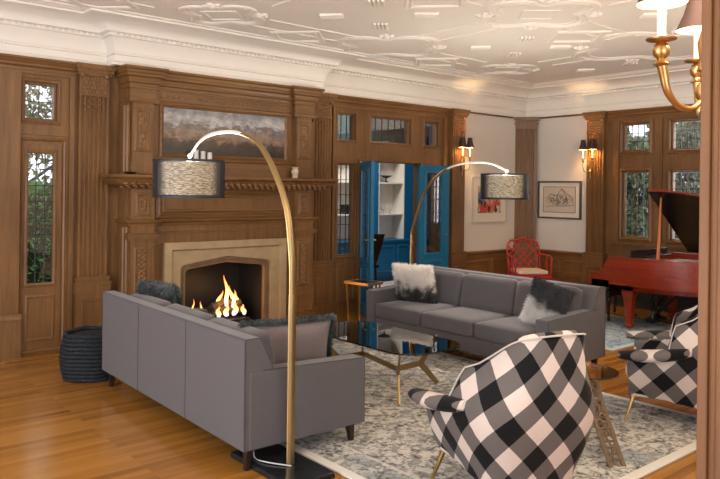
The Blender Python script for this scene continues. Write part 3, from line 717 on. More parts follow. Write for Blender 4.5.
# things on the mantel
vz = plain('ivory_ceramic', (.62, .52, .38), .4)
tag(MB().lathe([(.0, 0), (.032, 0), (.034, .02), (.028, .03), (.042, .06), (.044, .085), (.030, .105), (.036, .122), (.042, .13), (.036, .13), (.026, .118), (0, .1)], (4.79, 6.83, 1.731), 20).build('vase', vz, smooth=40), 'small ivory vase on the right end of the mantel', 'vase')
tag(MB().lathe([(0, 0), (.035, 0), (.05, .01), (.065, .022), (.06, .024), (.04, .012), (0, .01)], (2.80, 6.83, 1.731), 20).build('dish', IRON, smooth=40), 'little black dish on the left end of the mantel', 'dish')
CAN = plain('pale_wax', (.66, .66, .66), .4)
for i, (x, h, lb) in enumerate(((3.52, .275, 'leftmost of the three pale cylinder candles on the mantel'), (3.60, .265, 'middle one of the three pale cylinder candles on the mantel'), (3.68, .255, 'rightmost of the three pale cylinder candles on the mantel'))):
    t = thing('candle', lb, 'candle', (x, 6.84, 1.731), group='candles on the mantel')
    MB().lathe([(0, 0), (.024, 0), (.026, .004), (.026, h-.003), (.022, h), (0, h)], (0, 0, 0), 18).build('candle_body', CAN, t, smooth=40)
    MB().tube([(0, 0, h), (0, 0, h+.012)], .0015, 5).build('wick', IRON, t)

# ------------------------------------------------------------------ rugs
RY0, RY1 = 2.0, 5.95; RX0, RX1 = 2.5, 5.15
o = MB().box(-(RX1-RX0)/2, (RX1-RX0)/2, -(RY1-RY0)/2, (RY1-RY0)/2, 0, .012).build('rug', mat_rug('rug_main', (.62, .60, .555), (.11, .11, .11), (.33, .315, .29), (.20, .25, .28), (RX1-RX0)/2, (RY1-RY0)/2), bevel=.004)
o.location = ((RX0+RX1)/2, (RY0+RY1)/2, .001); tag(o, 'large distressed cream and grey oriental rug under the seating group', 'rug')
o = MB().box(-.95, .95, -1.05, 1.05, 0, .01).build('rug', mat_rug('rug_blue', (.42, .47, .50), (.10, .16, .22), (.27, .36, .42), (.14, .24, .32), .95, 1.05), bevel=.004)
o.location = (7.55, 4.85, .001); tag(o, 'pale blue patterned rug under the piano keyboard end', 'rug')

# ------------------------------------------------------------------ sofas
def make_sofa(label, loc, rz):
    t = thing('sofa', label, 'sofa', loc, rz, None)
    Lh = 1.14; D = .87
    mb = MB()   # back slab, slightly raked at the inside
    mb.prism([(0, .13), (.22, .13), (.20, .56), (.115, .745), (.10, .76), (.012, .76), (0, .748)], -Lh+.004, Lh-.004, lambda u, v, w_: (u, w_, v)); mb.build('back_frame', SOFA, t, bevel=.008)
    mb = MB()
    for y in (-Lh+.005, Lh-.005): mb.tube([(.004, y, .135), (.002, y, .75), (.012, y, .758), (.10, y, .758), (.19, y, .575)], .004, 6)
    for y in (-.39, .39): mb.tube([(-.001, y, .135), (-.001, y, .75)], .0022, 6)
    mb.tube([(.004, -Lh, .755), (.004, Lh, .755)], .004, 6)
    mb.build('piping', PIPE, t, smooth=True)
    for s_ in (-1, 1):
        mb = MB(); y0 = s_*Lh; y1 = s_*(Lh-.13)
        mb.prism([(.03, .131), (D, .131), (D, .545), (.03, .57)], min(y0, y1), max(y0, y1), lambda u, v, w_: (u, w_, v))
        a = mb.build('armrest', SOFA, t, bevel=.012)
        MB().tube([(.12, s_*(Lh-.003), .574), (D-.006, s_*(Lh-.003), .543), (D-.004, s_*(Lh-.003), .135)], .0035, 6).build('piping', PIPE, a, smooth=True)
    MB().box(.12, D-.02, -Lh+.13, Lh-.13, .13, .27).build('seat_base', SOFA, t, bevel=.01)
    w3 = (2*Lh-.26)/3
    for k in (-1, 0, 1):
        MB().cushion((D-.16, w3-.006, .155), (.16+(D-.16)/2+.005, k*w3, .347), .035, .10).build('seat_cushion', SOFA, t, smooth=60)
    ck = math.cos(R(-13)); sk = math.sin(R(-13))
    for k in (-1, 0, 1):
        M = lambda p: Vector((.225+p.x*ck+p.z*sk, p.y, .575-p.x*sk+p.z*ck))
        MB().cushion((.15, w3-.008, .36), (0, k*w3, 0), .05, .16, M=M, ax=0).build('back_cushion', SOFA, t, smooth=60)
    for x in (.07, D-.07):
        for y in (-Lh+.07, Lh-.07):
            sx = -1 if x < .2 else 1
            MB().bar((x, y, .135), (x+sx*.015, y, 0), .05, .05, .026, .026).build('leg', LEGW, t, bevel=.003)
    return t
s1 = make_sofa('grey sofa seen from behind, its back to the open oak floor', (2.09, 4.545, 0), R(-1.2))
s2 = dup(s1, (5.80, 4.55, 0), PI, 'grey three-seat sofa facing the camera beyond the glass coffee table')
for s_, z_ in ((s1, 0.0), (s2, 0.0)): s_.location.z = z_

# ------------------------------------------------------------------ pillows
def pillow_pt(u, v, W, H, T):
    k = max(0, (1-u**4)*(1-v**4))**.6
    pin = 1-.06*(1-u*u) if abs(v) > .9 else 1
    return Vector((u*W/2*(1-.07*(1-v*v)), 0, v*H/2*(1-.07*(1-u*u)))), T/2*k
def make_pillow(name, label, cat, loc, rot, W, H, T, mat, fur=None, nfur=5000, flen=.03, where='all', rim=False, sag=0):
    mb = MB(); n = 18; g = {}
    for sd in (1, -1):
        for i in range(n+1):
            for j in range(n+1):
                u, v = 2*i/n-1, 2*j/n-1; p, t = pillow_pt(u, v, W, H, T)
                if sd == -1 and (i in (0, n) or j in (0, n)): g[(sd, i, j)] = g[(1, i, j)]; continue
                q = p+Vector((0, sd*t, 0)); q.z -= sag*(1-u*u)*max(0, v)*.5; g[(sd, i, j)] = mb.bm.verts.new(q)
        for i in range(n):
            for j in range(n): mb.bm.faces.new([g[(sd, a, b)] for a, b in ((i, j), (i+1, j), (i+1, j+1), (i, j+1))])
    o = mb.build(name, mat, smooth=True); o.location = loc; o.rotation_euler = [R(a) for a in rot]; tag(o, label, cat)
    if fur:
        mb = MB(); bm = mb.bm; rnd = random.Random(hash(label) % 1000 if False else len(label))
        for _ in range(nfur):
            if rim:
                e = rnd.random(); u, v = (rnd.uniform(-1, 1), .97) if e < .55 else ((-.97 if e < .78 else .97), rnd.uniform(-1, 1))
                u += rnd.uniform(-.05, .03)*0; 
            else: u, v = rnd.uniform(-.99, .99), rnd.uniform(-.99, .99)
            sd = rnd.choice((1, -1)); p, t = pillow_pt(u, v, W, H, T); q = p+Vector((0, sd*t, 0)); q.z -= sag*(1-u*u)*max(0, v)*.5
            nd = Vector((u*abs(u)**3*.9, sd*(1-.5*max(abs(u), abs(v))**4), v*abs(v)**3*.9)).normalized()
            d = (nd*.55+Vector((rnd.uniform(-.6, .6), rnd.uniform(-.3, .3), rnd.uniform(-.9, .25)))).normalized()
            if rim: d = (Vector((u*.9, 0, v)).normalized()+Vector((rnd.uniform(-.7, .7), rnd.uniform(-.9, .9), rnd.uniform(-.7, .5)))).normalized()
            l = flen*rnd.uniform(.6, 1.25); sdv = d.cross(Vector((rnd.uniform(-1, 1), rnd.uniform(-1, 1), rnd.uniform(-1, 1)))).normalized()*(.0022 if not rim else .003)
            mid = q+d*l*.55; tip = q+d*l+Vector((0, 0, -l*.35))
            a = [bm.verts.new(x) for x in (q-sdv, q+sdv, mid+sdv*.8, mid-sdv*.8, tip)]
            bm.faces.new((a[0], a[1], a[2], a[3])); bm.faces.new((a[3], a[2], a[4]))
        f = mb.build('fur_fringe' if rim else 'fur', fur, o, recalc=False); f['kind'] = 'stuff'
    return o
F_OMB = mat_fur('fur_ombre', [(.0, (.02, .02, .022)), (.28, (.07, .065, .062)), (.42, (.45, .41, .37)), (.6, (.80, .74, .68)), (.85, (.82, .76, .70))], 2, -.22, .22, .42)
F_DTOP = mat_fur('fur_dark_top', [(.0, (.85, .83, .80)), (.42, (.66, .64, .62)), (.62, (.05, .05, .055)), (1, (.015, .015, .018))], 2, -.24, .24, .22)
F_DARK = mat_fur('fur_dark', [(.0, (.010, .013, .014)), (.6, (.022, .028, .030)), (1, (.10, .12, .12))], 2, -.24, .24, .5)
make_pillow('pillow', 'fluffy white pillow shading to black, at the left end of the far sofa', 'pillow', (5.26, 5.30, .635), (18, 0, 284), .48, .42, .15, F_OMB, F_OMB, 9000, .034)
make_pillow('pillow', 'dark-topped grey fur pillow leaning on the right arm of the far sofa', 'pillow', (5.24, 3.64, .62), (18, 20, 300), .36, .43, .14, F_DTOP, F_DTOP, 8000, .034)
make_pillow('pillow', 'mauve pillow with shaggy dark fringe beside the near arm of the near sofa', 'pillow', (2.58, 3.745, .59), (10, 0, -12), .62, .36, .14, PILC, F_DARK, 5200, .042, rim=True)
make_pillow('pillow', 'shaggy black pillow at the fireplace end of the near sofa', 'pillow', (2.44, 5.30, .66), (-14, 0, 100), .46, .40, .15, F_DARK, F_DARK, 8000, .045)

# ------------------------------------------------------------------ coffee table
CX, CY = 3.86, 4.27
ct = thing('coffee_table', 'glass-topped coffee table with forked brass legs between the sofas', 'coffee table', (CX, CY, .013), 0)
def rrect(hx, hy, r, bulge=0, n=8):
    pts = []
    for qx, qy, a0 in ((1, 1, 0), (-1, 1, 90), (-1, -1, 180), (1, -1, 270)):
        for i in range(n+1):
            a = R(a0+90*i/n); pts.append((qx*(hx-r)+r*math.cos(a), qy*(hy-r)+r*math.sin(a)))
    return [(x*(1+bulge*(1-(y/hy)**2)), y*(1+bulge*(1-(x/hx)**2))) for x, y in pts]
pts = rrect(.335, .655, .19, .04)
mb = MB(); mb.prism(pts, .396, .408); o = mb.build('glass_top', TOP, ct, bevel=.002)
mb = MB(); mb.skin([[(x*k, y*k, z) for x, y in pts] for k, z in ((1.0, .397), (1.002, .402), (1.0, .407))], True, False); mb.build('green_glass_edge', EDGE, ct, smooth=True)
jn = [Vector((3.80-CX, 4.01-CY, 0)), Vector((3.92-CX, 4.56-CY, 0))]
MB().bar(jn[0]+Vector((0, 0, .20)), jn[1]+Vector((0, 0, .20)), .016, .04).build('rail', BRASSD, ct, bevel=.003)
for J_, E_ in ((jn[0], (3.62, 3.79)), (jn[0], (4.29, 4.04)), (jn[1], (3.44, 4.56)), (jn[1], (4.12, 4.80))):
    E_ = Vector((E_[0]-CX, E_[1]-CY, 0)); K = J_.lerp(E_, .55); z_ = lambda v, z: v+Vector((0, 0, z)); mb = MB()
    mb.bar(z_(J_, .2), z_(K, .2), .016, .045); mb.bar(z_(K, .195), z_(E_, .395), .016, .055, .016, .038); mb.bar(z_(K, .205), z_(E_, 0), .016, .055, .016, .038)
    mb.build('forked_leg', BRASSD, ct, bevel=.003)

# ------------------------------------------------------------------ arc lamps
def mat_shade_in():
    m, N, L, P = nt('woven_inner_shade'); tc = N.new('ShaderNodeTexCoord'); mp = N.new('ShaderNodeMapping'); mp.inputs['Scale'].default_value = (35, 35, 220); L.new(tc.outputs['Object'], mp.inputs[0])
    n = N.new('ShaderNodeTexNoise'); n.inputs['Scale'].default_value = 1; n.inputs['Detail'].default_value = 4; L.new(mp.outputs[0], n.inputs['Vector'])
    r = ramp(N, [(.34, (.13, .10, .065)), (.48, (.42, .34, .23)), (.65, (.75, .64, .47))]); L.new(n.outputs['Fac'], r.inputs[0]); L.new(r.outputs[0], P.inputs['Base Color'])
    L.new(r.outputs[0], P.inputs['Emission Color']); P.inputs['Emission Strength'].default_value = .12; P.inputs['Roughness'].default_value = .9; return m
def mat_shade_out():
    m, N, L, P = nt('sheer_black_shade'); N.remove(P); out = N['Material Output']
    t = N.new('ShaderNodeBsdfTransparent'); d = N.new('ShaderNodeBsdfPrincipled'); d.inputs['Base Color'].default_value = (.012, .013, .02, 1); d.inputs['Roughness'].default_value = .4
    lw = N.new('ShaderNodeLayerWeight'); lw.inputs[0].default_value = .5; r = ramp(N, [(.0, (.10, .10, .10)), (.22, (.18, .18, .18)), (.38, (.85, .85, .85)), (1, (1, 1, 1))]); L.new(lw.outputs['Facing'], r.inputs[0])
    mx = N.new('ShaderNodeMixShader'); L.new(r.outputs[0], mx.inputs[0]); L.new(t.outputs[0], mx.inputs[1]); L.new(d.outputs[0], mx.inputs[2]); L.new(mx.outputs[0], out.inputs[0]); return m
SIN, SOUT = mat_shade_in(), mat_shade_out(); SBLK = plain('shade_rim_black', (.01, .011, .014), .5)
def bez(pts, n=8):
    out = []; P_ = [Vector(p) for p in pts]; P_ = [P_[0]*2-P_[1]]+P_+[P_[-1]*2-P_[-2]]
    for i in range(1, len(P_)-2):
        for k in range(n):
            t = k/n; a, b, c, d = P_[i-1:i+3]
            out.append(.5*((2*b)+(-a+c)*t+(2*a-5*b+4*c-d)*t*t+(-a+3*b-3*c+d)*t**3))
    return out+[P_[-2]]
def make_lamp(label, loc, arc, shade, base):
    """arc: list of (reach, z) along local +y; tube white-lit upper section is nickel"""
    t = thing('arc_floor_lamp', label, 'floor lamp', loc, 0, None)
    MB().box(*base, 0, .035).build('marble_base', MARB, t, bevel=.006)
    P_ = bez([(0, y, z) for y, z in arc]); 
    k = next(i for i, p in enumerate(P_) if p.z > 1.0); q = next(i for i, p in enumerate(P_) if p.y*(1 if arc[-1][0] > 0 else -1) > (.55 if shade[3] else 1.05))
    MB().tube(P_[:q+1], [.026 if p.z < 1.0 else (.022 if shade[3] else .018-.010*min(1, (p.z-1)/.7)) for p in P_[:q+1]], 10, .55).build('pole', BRASSD, t, smooth=True)
    MB().tube([(0, arc[0][0], 0.95), (0, arc[0][0], 1.0)], .028, 10, .7).build('collar', BRASSD, t, smooth=True)
    MB().tube(P_[q:], [.011 if shade[3] else .0075]*(len(P_)-q), 8, .6).build('arm', NICKEL, t, smooth=True)
    sx, sy, sz, _ = shade; e = P_[-1]
    mb = MB(); mb.tube([e, (e.x, e.y, e.z-.03), (sx, sy, sz+.13)], .006, 8); mb.ball((sx, sy, sz+.13), .02, 8); mb.ball(e, .018, 8); mb.tube([(sx, sy, sz+.13), (sx, sy, sz+.05)], .009, 8)
    mb.build('hanger', NICKEL, t, smooth=True)
    rr, hh = .25, .125
    ring = lambda r_, z: [(sx+r_*math.cos(2*PI*k/40), sy+r_*math.sin(2*PI*k/40), sz+z) for k in range(40)]
    s_ = MB().skin([ring(rr, -hh), ring(rr, hh)], True, False).build('lamp_shade', SOUT, t, smooth=True)
    MB().skin([ring(rr-.035, -hh+.012), ring(rr-.035, hh-.012)], True, False).build('woven_inner_shade', SIN, s_, smooth=True)
    mb = MB()
    for z in (-hh, hh): mb.skin([ring(rr+.002, z-.008), ring(rr+.002, z+.008), ring(rr-.004, z+.008), ring(rr-.004, z-.008), ring(rr+.002, z-.008)], True, False)
    for a in (0, 120, 240): mb.tube([(sx, sy, sz+.1), (sx+(rr-.002)*math.cos(R(a+20)), sy+(rr-.002)*math.sin(R(a+20)), sz+hh-.002)], .003, 6)
    mb.build('shade_frame', SBLK, s_, smooth=35)
    MB().ball((sx, sy, sz+.01), .03, 10).build('light_bulb', plain('bulb_'+str(int(sx*10+sy*100)), (.9, .9, .9), .3, em=(1, .82, .6), es=6), t, smooth=True)
    return t
L1 = (2.32, 3.32, .001)
make_lamp('brass arc floor lamp with black drum shade, behind the near sofa', L1, [(0, .03), (0, .6), (0, 1.0), (.015, 1.25), (.09, 1.54), (.33, 1.84), (.60, 1.95), (.90, 1.97), (1.12, 1.93), (1.28, 1.83)], (0, 1.29, 1.665, True), (-.17, .13, -.25, .38))
l2 = make_lamp('brass arc floor lamp behind the far sofa, its shade near the corner picture', (5.93, 6.03, .001), [(0, .03), (0, .6), (0, 1.0), (-.02, 1.16), (-.22, 1.60), (-.47, 1.81), (-.72, 1.895), (-1.0, 1.915), (-1.2, 1.895), (-1.40, 1.82)], (0, -1.37, 1.655, True), (-.05, .28, -.25, .25))
point('lamp_bulb_near', (2.32, 4.61, 1.75), 15, (1, .93, .83), .04); point('lamp_bulb_far', (5.93, 4.66, 1.74), 72, (1, .93, .83), .04)
mb = MB(); mb.tube(bez([(2.30, 3.28, .042), (2.22, 3.40, .045), (2.2, 3.5, .043), (2.26, 3.62, .05), (2.31, 3.74, .02)]), .004, 6); tag(mb.build('power_cord', CABLE, smooth=True), 'thin pale cord lying on the black marble lamp base', 'cord')

# ------------------------------------------------------------------ plaid armchairs
def make_armchair(label, loc, rz):
    """local: faces +y, origin on the floor under the seat"""
    t = thing('armchair', label, 'armchair', loc, rz, None)
    def smooth(a, b, x): x = max(0, min(1, (x-a)/(b-a))); return x*x*(3-2*x)
    nT = 56; cols = []
    SF = .30
    def plan(t_, z, inset=0):
        k = min(1, max(0, (z-.17)/.68)); flare = math.sin(min(1, k*1.5)*PI/2)
        W = .30+.085*flare-(.15*smooth(.40, .84, z)) - inset; B = .30+.07*flare+.04*k - inset; F = .30
        Ls = F; La = 1.35*(W+B)/2*1.0
        # three zones: left side, back arc, right side
        if t_ < .27: f = t_/.27; return Vector((-W*(1-.05*(1-f)), F*(1-f)))
        if t_ > .73: f = (t_-.73)/.27; return Vector((W*(1-.05*f), F*f))
        a = PI*(t_-.27)/.46; e = .62
        c, s_ = math.cos(a), math.sin(a)
        return Vector((-W*math.copysign(abs(c)**e, c), -B*abs(s_)**e))
    def top(t_):
        q = abs(t_-.5)
        x = max(0, min(1, (.27-q)/.17)); return .455+.055*smooth(.5, .26, q)+.33*(1-(1-x)**2)**.6+.085*math.cos(min(1, q/.22)*PI/2)
    mb = MB(); bm = mb.bm; uvl = bm.loops.layers.uv.verify(); grid = []; uvs = []
    s = 0; prev = None
    nO, nC, nI = 12, 5, 9
    for i in range(nT+1):
        t_ = i/nT; h = top(t_); p0 = plan(t_, .5)
        if prev is not None: s += (p0-prev).length
        prev = p0
        e = .002; d = (plan(min(1, t_+e), .5)-plan(max(0, t_-e), .5)); nr = Vector((d.y, -d.x)).normalized()   # points outward?
        if nr.dot(p0) < 0 and abs(t_-.5) < .25: nr = -nr
        if t_ < .27: nr = Vector((-1, 0))
        if t_ > .73: nr = Vector((1, 0))
        th = .058 if abs(t_-.5) > .25 else .075
        col = []; uc = []
        for j in range(nO+1):
            zb_ = .17-.055*smooth(.3, .1, abs(t_-.5)); z = zb_+(h-.03-zb_)*j/nO; p = plan(t_, z); ins = .03*(1-j/nO)**3
            col.append(Vector((p.x-nr.x*ins, p.y-nr.y*ins, z))); uc.append((s, z))
        pt_ = plan(t_, h-.03); pi_ = pt_-nr*th
        for j in range(1, nC+1):
            a = PI*j/(nC+1); q = pt_.lerp(pi_, (1-math.cos(a))/2); col.append(Vector((q.x, q.y, h-.03+.03*math.sin(a)))); uc.append((s, h+.012*j))
        for j in range(nI+1):
            z = (h-.03)+( .30-(h-.03))*j/nI; p = plan(t_, z)-nr*th
            # inner back swells forwards for comfort
            if abs(t_-.5) < .22: p += Vector((0, .035*math.sin(PI*j/nI)))
            col.append(Vector((p.x, p.y, z))); uc.append((s, h+.07+(h-z)))
        grid.append([bm.verts.new(c) for c in col]); uvs.append(uc)
    for i in range(nT):
        for j in range(len(grid[0])-1):
            f = bm.faces.new((grid[i][j], grid[i+1][j], grid[i+1][j+1], grid[i][j+1]))
            for l, (a, b) in zip(f.loops, ((i, j), (i+1, j), (i+1, j+1), (i, j+1))): l[uvl].uv = uvs[a][b]
    for i in (0, nT):
        f = bm.faces.new(grid[i] if i else grid[i][::-1])
        for l in f.loops: l[uvl].uv = (l.vert.co.x, l.vert.co.z)
    mb.build('shell', PLAID, t, smooth=60)
    # piping along the back edge
    pts = []
    for i in range(12, nT-11):
        t_ = i/nT; h = top(t_); p = plan(t_, h-.03); pts.append((p.x*1.01, p.y*1.01, h-.012))
    MB().tube(pts, .0045, 6).build('piping', fabric('piping_pale', (.5, .45, .42)) if 'piping_pale' not in MT else MT['piping_pale'], t, smooth=True)
    for s_ in (-1, 1):    # padded arm tops
        mb = MB(); rings = []
        for i in range(13):
            f = i/12; y = .36-.46*f; zc = .475+.05*f*f; x = s_*(.380-.05*f+.02*math.sin(PI*f)); rx = .074*math.sin(PI*min(1, .12+f*.8))**.4; rz_ = .042*math.sin(PI*min(1, .1+f*.75))**.5
            rings.append([(x+rx*math.cos(2*PI*k/14), y, zc+rz_*math.sin(2*PI*k/14)) for k in range(14)])
        mb.skin(rings); ap = mb.build('arm_pad', PLAID, t, smooth=70, boxuv=True)
        for lp in ap.data.loops:
            v = ap.data.vertices[lp.vertex_index].co; ap.data.uv_layers[0].data[lp.index].uv = (v.x+.6*v.z*s_, v.y)
    MB().cushion((.54, .50, .13), (0, .075, .34), .05, .12).build('seat_cushion', PLAID, t, smooth=60, boxuv=True)
    MB().prism([(-.27, .30), (.27, .30), (.27, -.08), (.16, -.22), (-.16, -.22), (-.27, -.08)], .165, .29).build('seat_frame', PLAID, t, bevel=.02, boxuv=True)
    for x, y in ((-.24, .26), (.24, .26), (-.19, -.16), (.19, -.16)):
        MB().tube([(x, y, .20), (x*1.22, y*1.22, 0)], [.017, .009], 10).build('leg', BRASS, t, smooth=50)
    return t
ARM1 = make_armchair('black and cream buffalo-check armchair seen from behind, nearest the camera', (3.03, 2.32, .013), R(-17))
dup(ARM1, (5.03, 2.40, .013), R(25), 'black and cream buffalo-check armchair in front of the piano, partly behind the oak jamb')

# side table between the armchairs
st = thing('side_table', 'round glass side table with pierced bronze strap base between the plaid armchairs', 'side table', (3.95, 2.46, .013))
mb = MB(); mb.lathe([(0, .47), (.20, .47), (.203, .475), (.20, .48), (0, .48)], n=40); mb.build('glass_top', TOP, st, smooth=35)
for a0 in (246, 6, 126):
    a = R(a0); d = Vector((math.cos(a), math.sin(a), 0)); sd = Vector((-d.y, d.x, 0)); mb = MB()
    def C_(s_): 
        r_ = .045+.29*s_**1.25; z = .468*(1-s_); return d*r_+Vector((0, 0, z))
    n = 16; hw = .045
    cs = [C_(i/n) for i in range(n+1)]
    for q in (-1, 1): mb.skin([[c+sd*q*hw*1.0+sd*.012*a_+Vector((0, 0, 0))+d*.005*b_ for a_, b_ in ((-1, -1), (1, -1), (1, 1), (-1, 1))] for c in cs])
    for k in range(3):
        o_ = (k-1)*.03
        mb.skin([[c+sd*(o_+.012*math.sin(i*1.9+k*2))+sd*.007*a_+d*.004*b_ for a_, b_ in ((-1, -1), (1, -1), (1, 1), (-1, 1))] for i, c in enumerate(cs)])
    for i in range(1, n): mb.skin([[cs[i]+sd*x+Vector((0, 0, .006*a_))+d*.004*b_ for a_, b_ in ((-1, -1), (1, -1), (1, 1), (-1, 1))] for x in (-hw, hw)])
    mb.build('pierced_strap', BRONZE, st)

# slim side table at the far sofa's left end
t = thing('side_table', 'slim brass side table with glass top by the far sofa and blue door', 'side table', (5.50, 6.40, .001), R(10))
MB().box(-.13, .13, -.17, .17, .50, .512).build('glass_top', TOP, t, bevel=.003)
mb = MB(); mb.sweep([(-.135, -.175), (.135, -.175), (.135, .175), (-.135, .175)], [(-.01, .485), (.01, .485), (.01, .515), (-.01, .515)], True); mb.build('rim', BRASS, t)
for x, y in ((-.12, -.16), (.12, -.16), (.12, .16), (-.12, .16)):
    MB().bar((x, y, .49), (-x*.9, y, .0) if y < 0 else (x*.8, y*.9, 0), .016, .016).build('leg', BRASS, t)

# woven pouf basket behind the near sofa
def mat_rope():
    m, N, L, P = nt('navy_rope'); tc = N.new('ShaderNodeTexCoord'); n = N.new('ShaderNodeTexNoise'); n.inputs['Scale'].default_value = 60; n.inputs['Detail'].default_value = 3; L.new(tc.outputs['Object'], n.inputs['Vector'])
    r = ramp(N, [(.35, (.003, .005, .008)), (.60, (.007, .011, .018)), (.74, (.06, .085, .11))]); L.new(n.outputs['Fac'], r.inputs[0]); L.new(r.outputs[0], P.inputs['Base Color']); P.inputs['Roughness'].default_value = .8; return m
pf = thing('basket', 'dark navy coiled rope basket on the floor behind the near sofa', 'basket', (2.15, 6.02, .001)); ROPE = mat_rope(); mb = MB()
for k in range(12):
    z = .018+k*.032; r_ = .20+.035*math.sin(PI*(k+1.5)/13)
    mb.tube([(r_*math.cos(2*PI*i/32), r_*math.sin(2*PI*i/32), z+.004*math.sin(i)) for i in range(33)], .018, 8)
mb.lathe([(0, .004), (.2, .004), (.2, .35), (.17, .36), (0, .365)], n=24); mb.build('rope_body', ROPE, pf, smooth=True)
mb = MB()
# ------------------------------------------------------------------ red lattice armchair
rc = thing('bamboo_armchair', 'red lacquered lattice-back armchair with cream seat in the corner', 'chair', (8.74, 6.40, .001), R(-36))
b = .014
def T_(mb, *pts, r_=b): mb.tube([Vector(p) for p in pts], r_, 8)
# local faces -y rotated; seat front at -y
mb = MB(); T_(mb, (-.24, .22, .36), (.24, .22, .36)); T_(mb, (-.26, -.22, .36), (.26, -.22, .36)); T_(mb, (-.24, .22, .36), (-.26, -.22, .36)); T_(mb, (.24, .22, .36), (.26, -.22, .36)); mb.box(-.25, .25, -.21, .21, .36, .395)
mb.build('seat_frame', RED, rc, smooth=40)
MB().cushion((.46, .42, .06), (0, -.005, .425), .025, .25).build('seat_cushion', CREAM, rc, smooth=60)
mb = MB()
hb = lambda x, z: (x, .22+.10*(z-.4)/.5, z)
outl = [hb(-.235, .36), hb(-.25, .70), hb(-.235, .80), hb(-.18, .86), hb(-.10, .86), hb(0, .90), hb(.10, .86), hb(.18, .86), hb(.235, .80), hb(.25, .70), hb(.235, .36)]
mb.tube(bez(outl, 5), b, 8)
mb.build('back_frame', RED, rc, smooth=60)
mb = MB(); LR = .009
for s_ in (-1, 1):
    for p in (((-.24*s_, .44), (.0, .66)), ((.0, .66), (.16*s_, .85)), ((-.24*s_, .62), (-.02*s_, .86)), ((0, .44), (-.24*s_, .66)), ((-.12*s_, .44), (.14*s_, .70)), ((.14*s_, .70), (.24*s_, .78))):
        T_(mb, hb(*p[0]), hb(*p[1]), r_=LR)
T_(mb, hb(-.24, .44), hb(.24, .44), r_=LR)
mb.build('lattice_back', RED, rc, smooth=60)
for s_ in (-1, 1):
    mb = MB(); mb.tube(bez([hb(s_*.245, .66), (s_*.29, .06, .66), (s_*.29, -.14, .645), (s_*.27, -.2, .58), (s_*.262, -.21, .38)], 5), b*.9, 8); T_(mb, (s_*.27, .0, .64), (s_*.25, -.06, .38), r_=LR); T_(mb, (s_*.27, .0, .64), (s_*.25, .14, .38), r_=LR)
    mb.build('armrest', RED, rc, smooth=60)
for x, y in ((-.26, -.22), (.26, -.22), (-.24, .22), (.24, .22)): mb = MB(); T_(mb, (x, y, .37), (x, y, 0), r_=.016); mb.build('leg', RED, rc, smooth=60)
mb = MB(); T_(mb, (-.26, -.22, .15), (.26, -.22, .15), r_=LR); T_(mb, (-.24, .22, .15), (.24, .22, .15), r_=LR); T_(mb, (-.26, -.22, .18), (-.24, .22, .18), r_=LR); T_(mb, (.26, -.22, .18), (.24, .22, .18), r_=LR); mb.build('stretcher', RED, rc, smooth=60)

# ------------------------------------------------------------------ wall pictures
def mat_figures():
    m, N, L, P = nt('colour_figures'); tc = N.new('ShaderNodeTexCoord'); mp = N.new('ShaderNodeMapping'); mp.inputs['Scale'].default_value = (13, 13, 8); L.new(tc.outputs['Object'], mp.inputs[0])
    v = N.new('ShaderNodeTexVoronoi'); v.inputs['Scale'].default_value = 1.6; v.inputs['Randomness'].default_value = 1; L.new(mp.outputs[0], v.inputs['Vector'])
    sp = N.new('ShaderNodeSeparateXYZ'); L.new(v.outputs['Color'], sp.inputs[0])
    r = ramp(N, [(0, (.55, .06, .03)), (.2, (.62, .20, .08)), (.36, (.03, .03, .05)), (.5, (.55, .35, .25)), (.64, (.06, .18, .22)), (.78, (.60, .10, .06)), (.9, (.62, .55, .48))]); r.color_ramp.interpolation = 'CONSTANT'; L.new(sp.outputs[0], r.inputs[0])
    L.new(r.outputs[0], P.inputs['Base Color']); P.inputs['Roughness'].default_value = .4; return m
def mat_sketch():
    m, N, L, P = nt('ink_sketch'); tc = N.new('ShaderNodeTexCoord'); n = N.new('ShaderNodeTexNoise'); n.inputs['Scale'].default_value = 34; n.inputs['Detail'].default_value = 8; n.inputs['Roughness'].default_value = .75; L.new(tc.outputs['Object'], n.inputs['Vector'])
    v = N.new('ShaderNodeVectorMath'); v.operation = 'SUBTRACT'; v.inputs[1].default_value = (0.5, .5, .48); L.new(tc.outputs['Generated'], v.inputs[0])
    s = N.new('ShaderNodeVectorMath'); s.operation = 'MULTIPLY'; s.inputs[1].default_value = (0, 1.5, 2.6); L.new(v.outputs[0], s.inputs[0]); ln = N.new('ShaderNodeVectorMath'); ln.operation = 'LENGTH'; L.new(s.outputs[0], ln.inputs[0])
    r = ramp(N, [(.35, (1, 1, 1)), (.72, (0, 0, 0))]); L.new(ln.outputs['Value'], r.inputs[0]); r2 = ramp(N, [(.44, (1, 1, 1)), (.56, (0, 0, 0))]); L.new(n.outputs['Fac'], r2.inputs[0])
    a = N.new('ShaderNodeMath'); a.operation = 'MULTIPLY'; L.new(r.outputs[0], a.inputs[0]); L.new(r2.outputs[0], a.inputs[1])
    c = N.new('ShaderNodeMix'); c.data_type = 'RGBA'; c.inputs[6].default_value = (.56, .48, .39, 1); c.inputs[7].default_value = (.10, .075, .055, 1); L.new(a.outputs[0], c.inputs[0]); L.new(c.outputs[2], P.inputs['Base Color']); return m
MATB = plain('mat_board', (.70, .64, .56), .8); FRP = plain('pale_frame', (.58, .50, .42), .4); FRG = plain('grey_frame', (.10, .08, .065), .4, metal=.3)
pa = thing('framed_print', 'framed print of colourful figures on the white wall behind the arc lamp shade', 'picture', (8.70, YA, 1.12), world=True)
a0, a1, z0, z1 = 8.27, 9.08, 1.13, 1.82; YM = FY(YA)
MB().box(a0, a1, YA-.018, YA-.002, z0, z1).build('mat_board', MATB, pa)
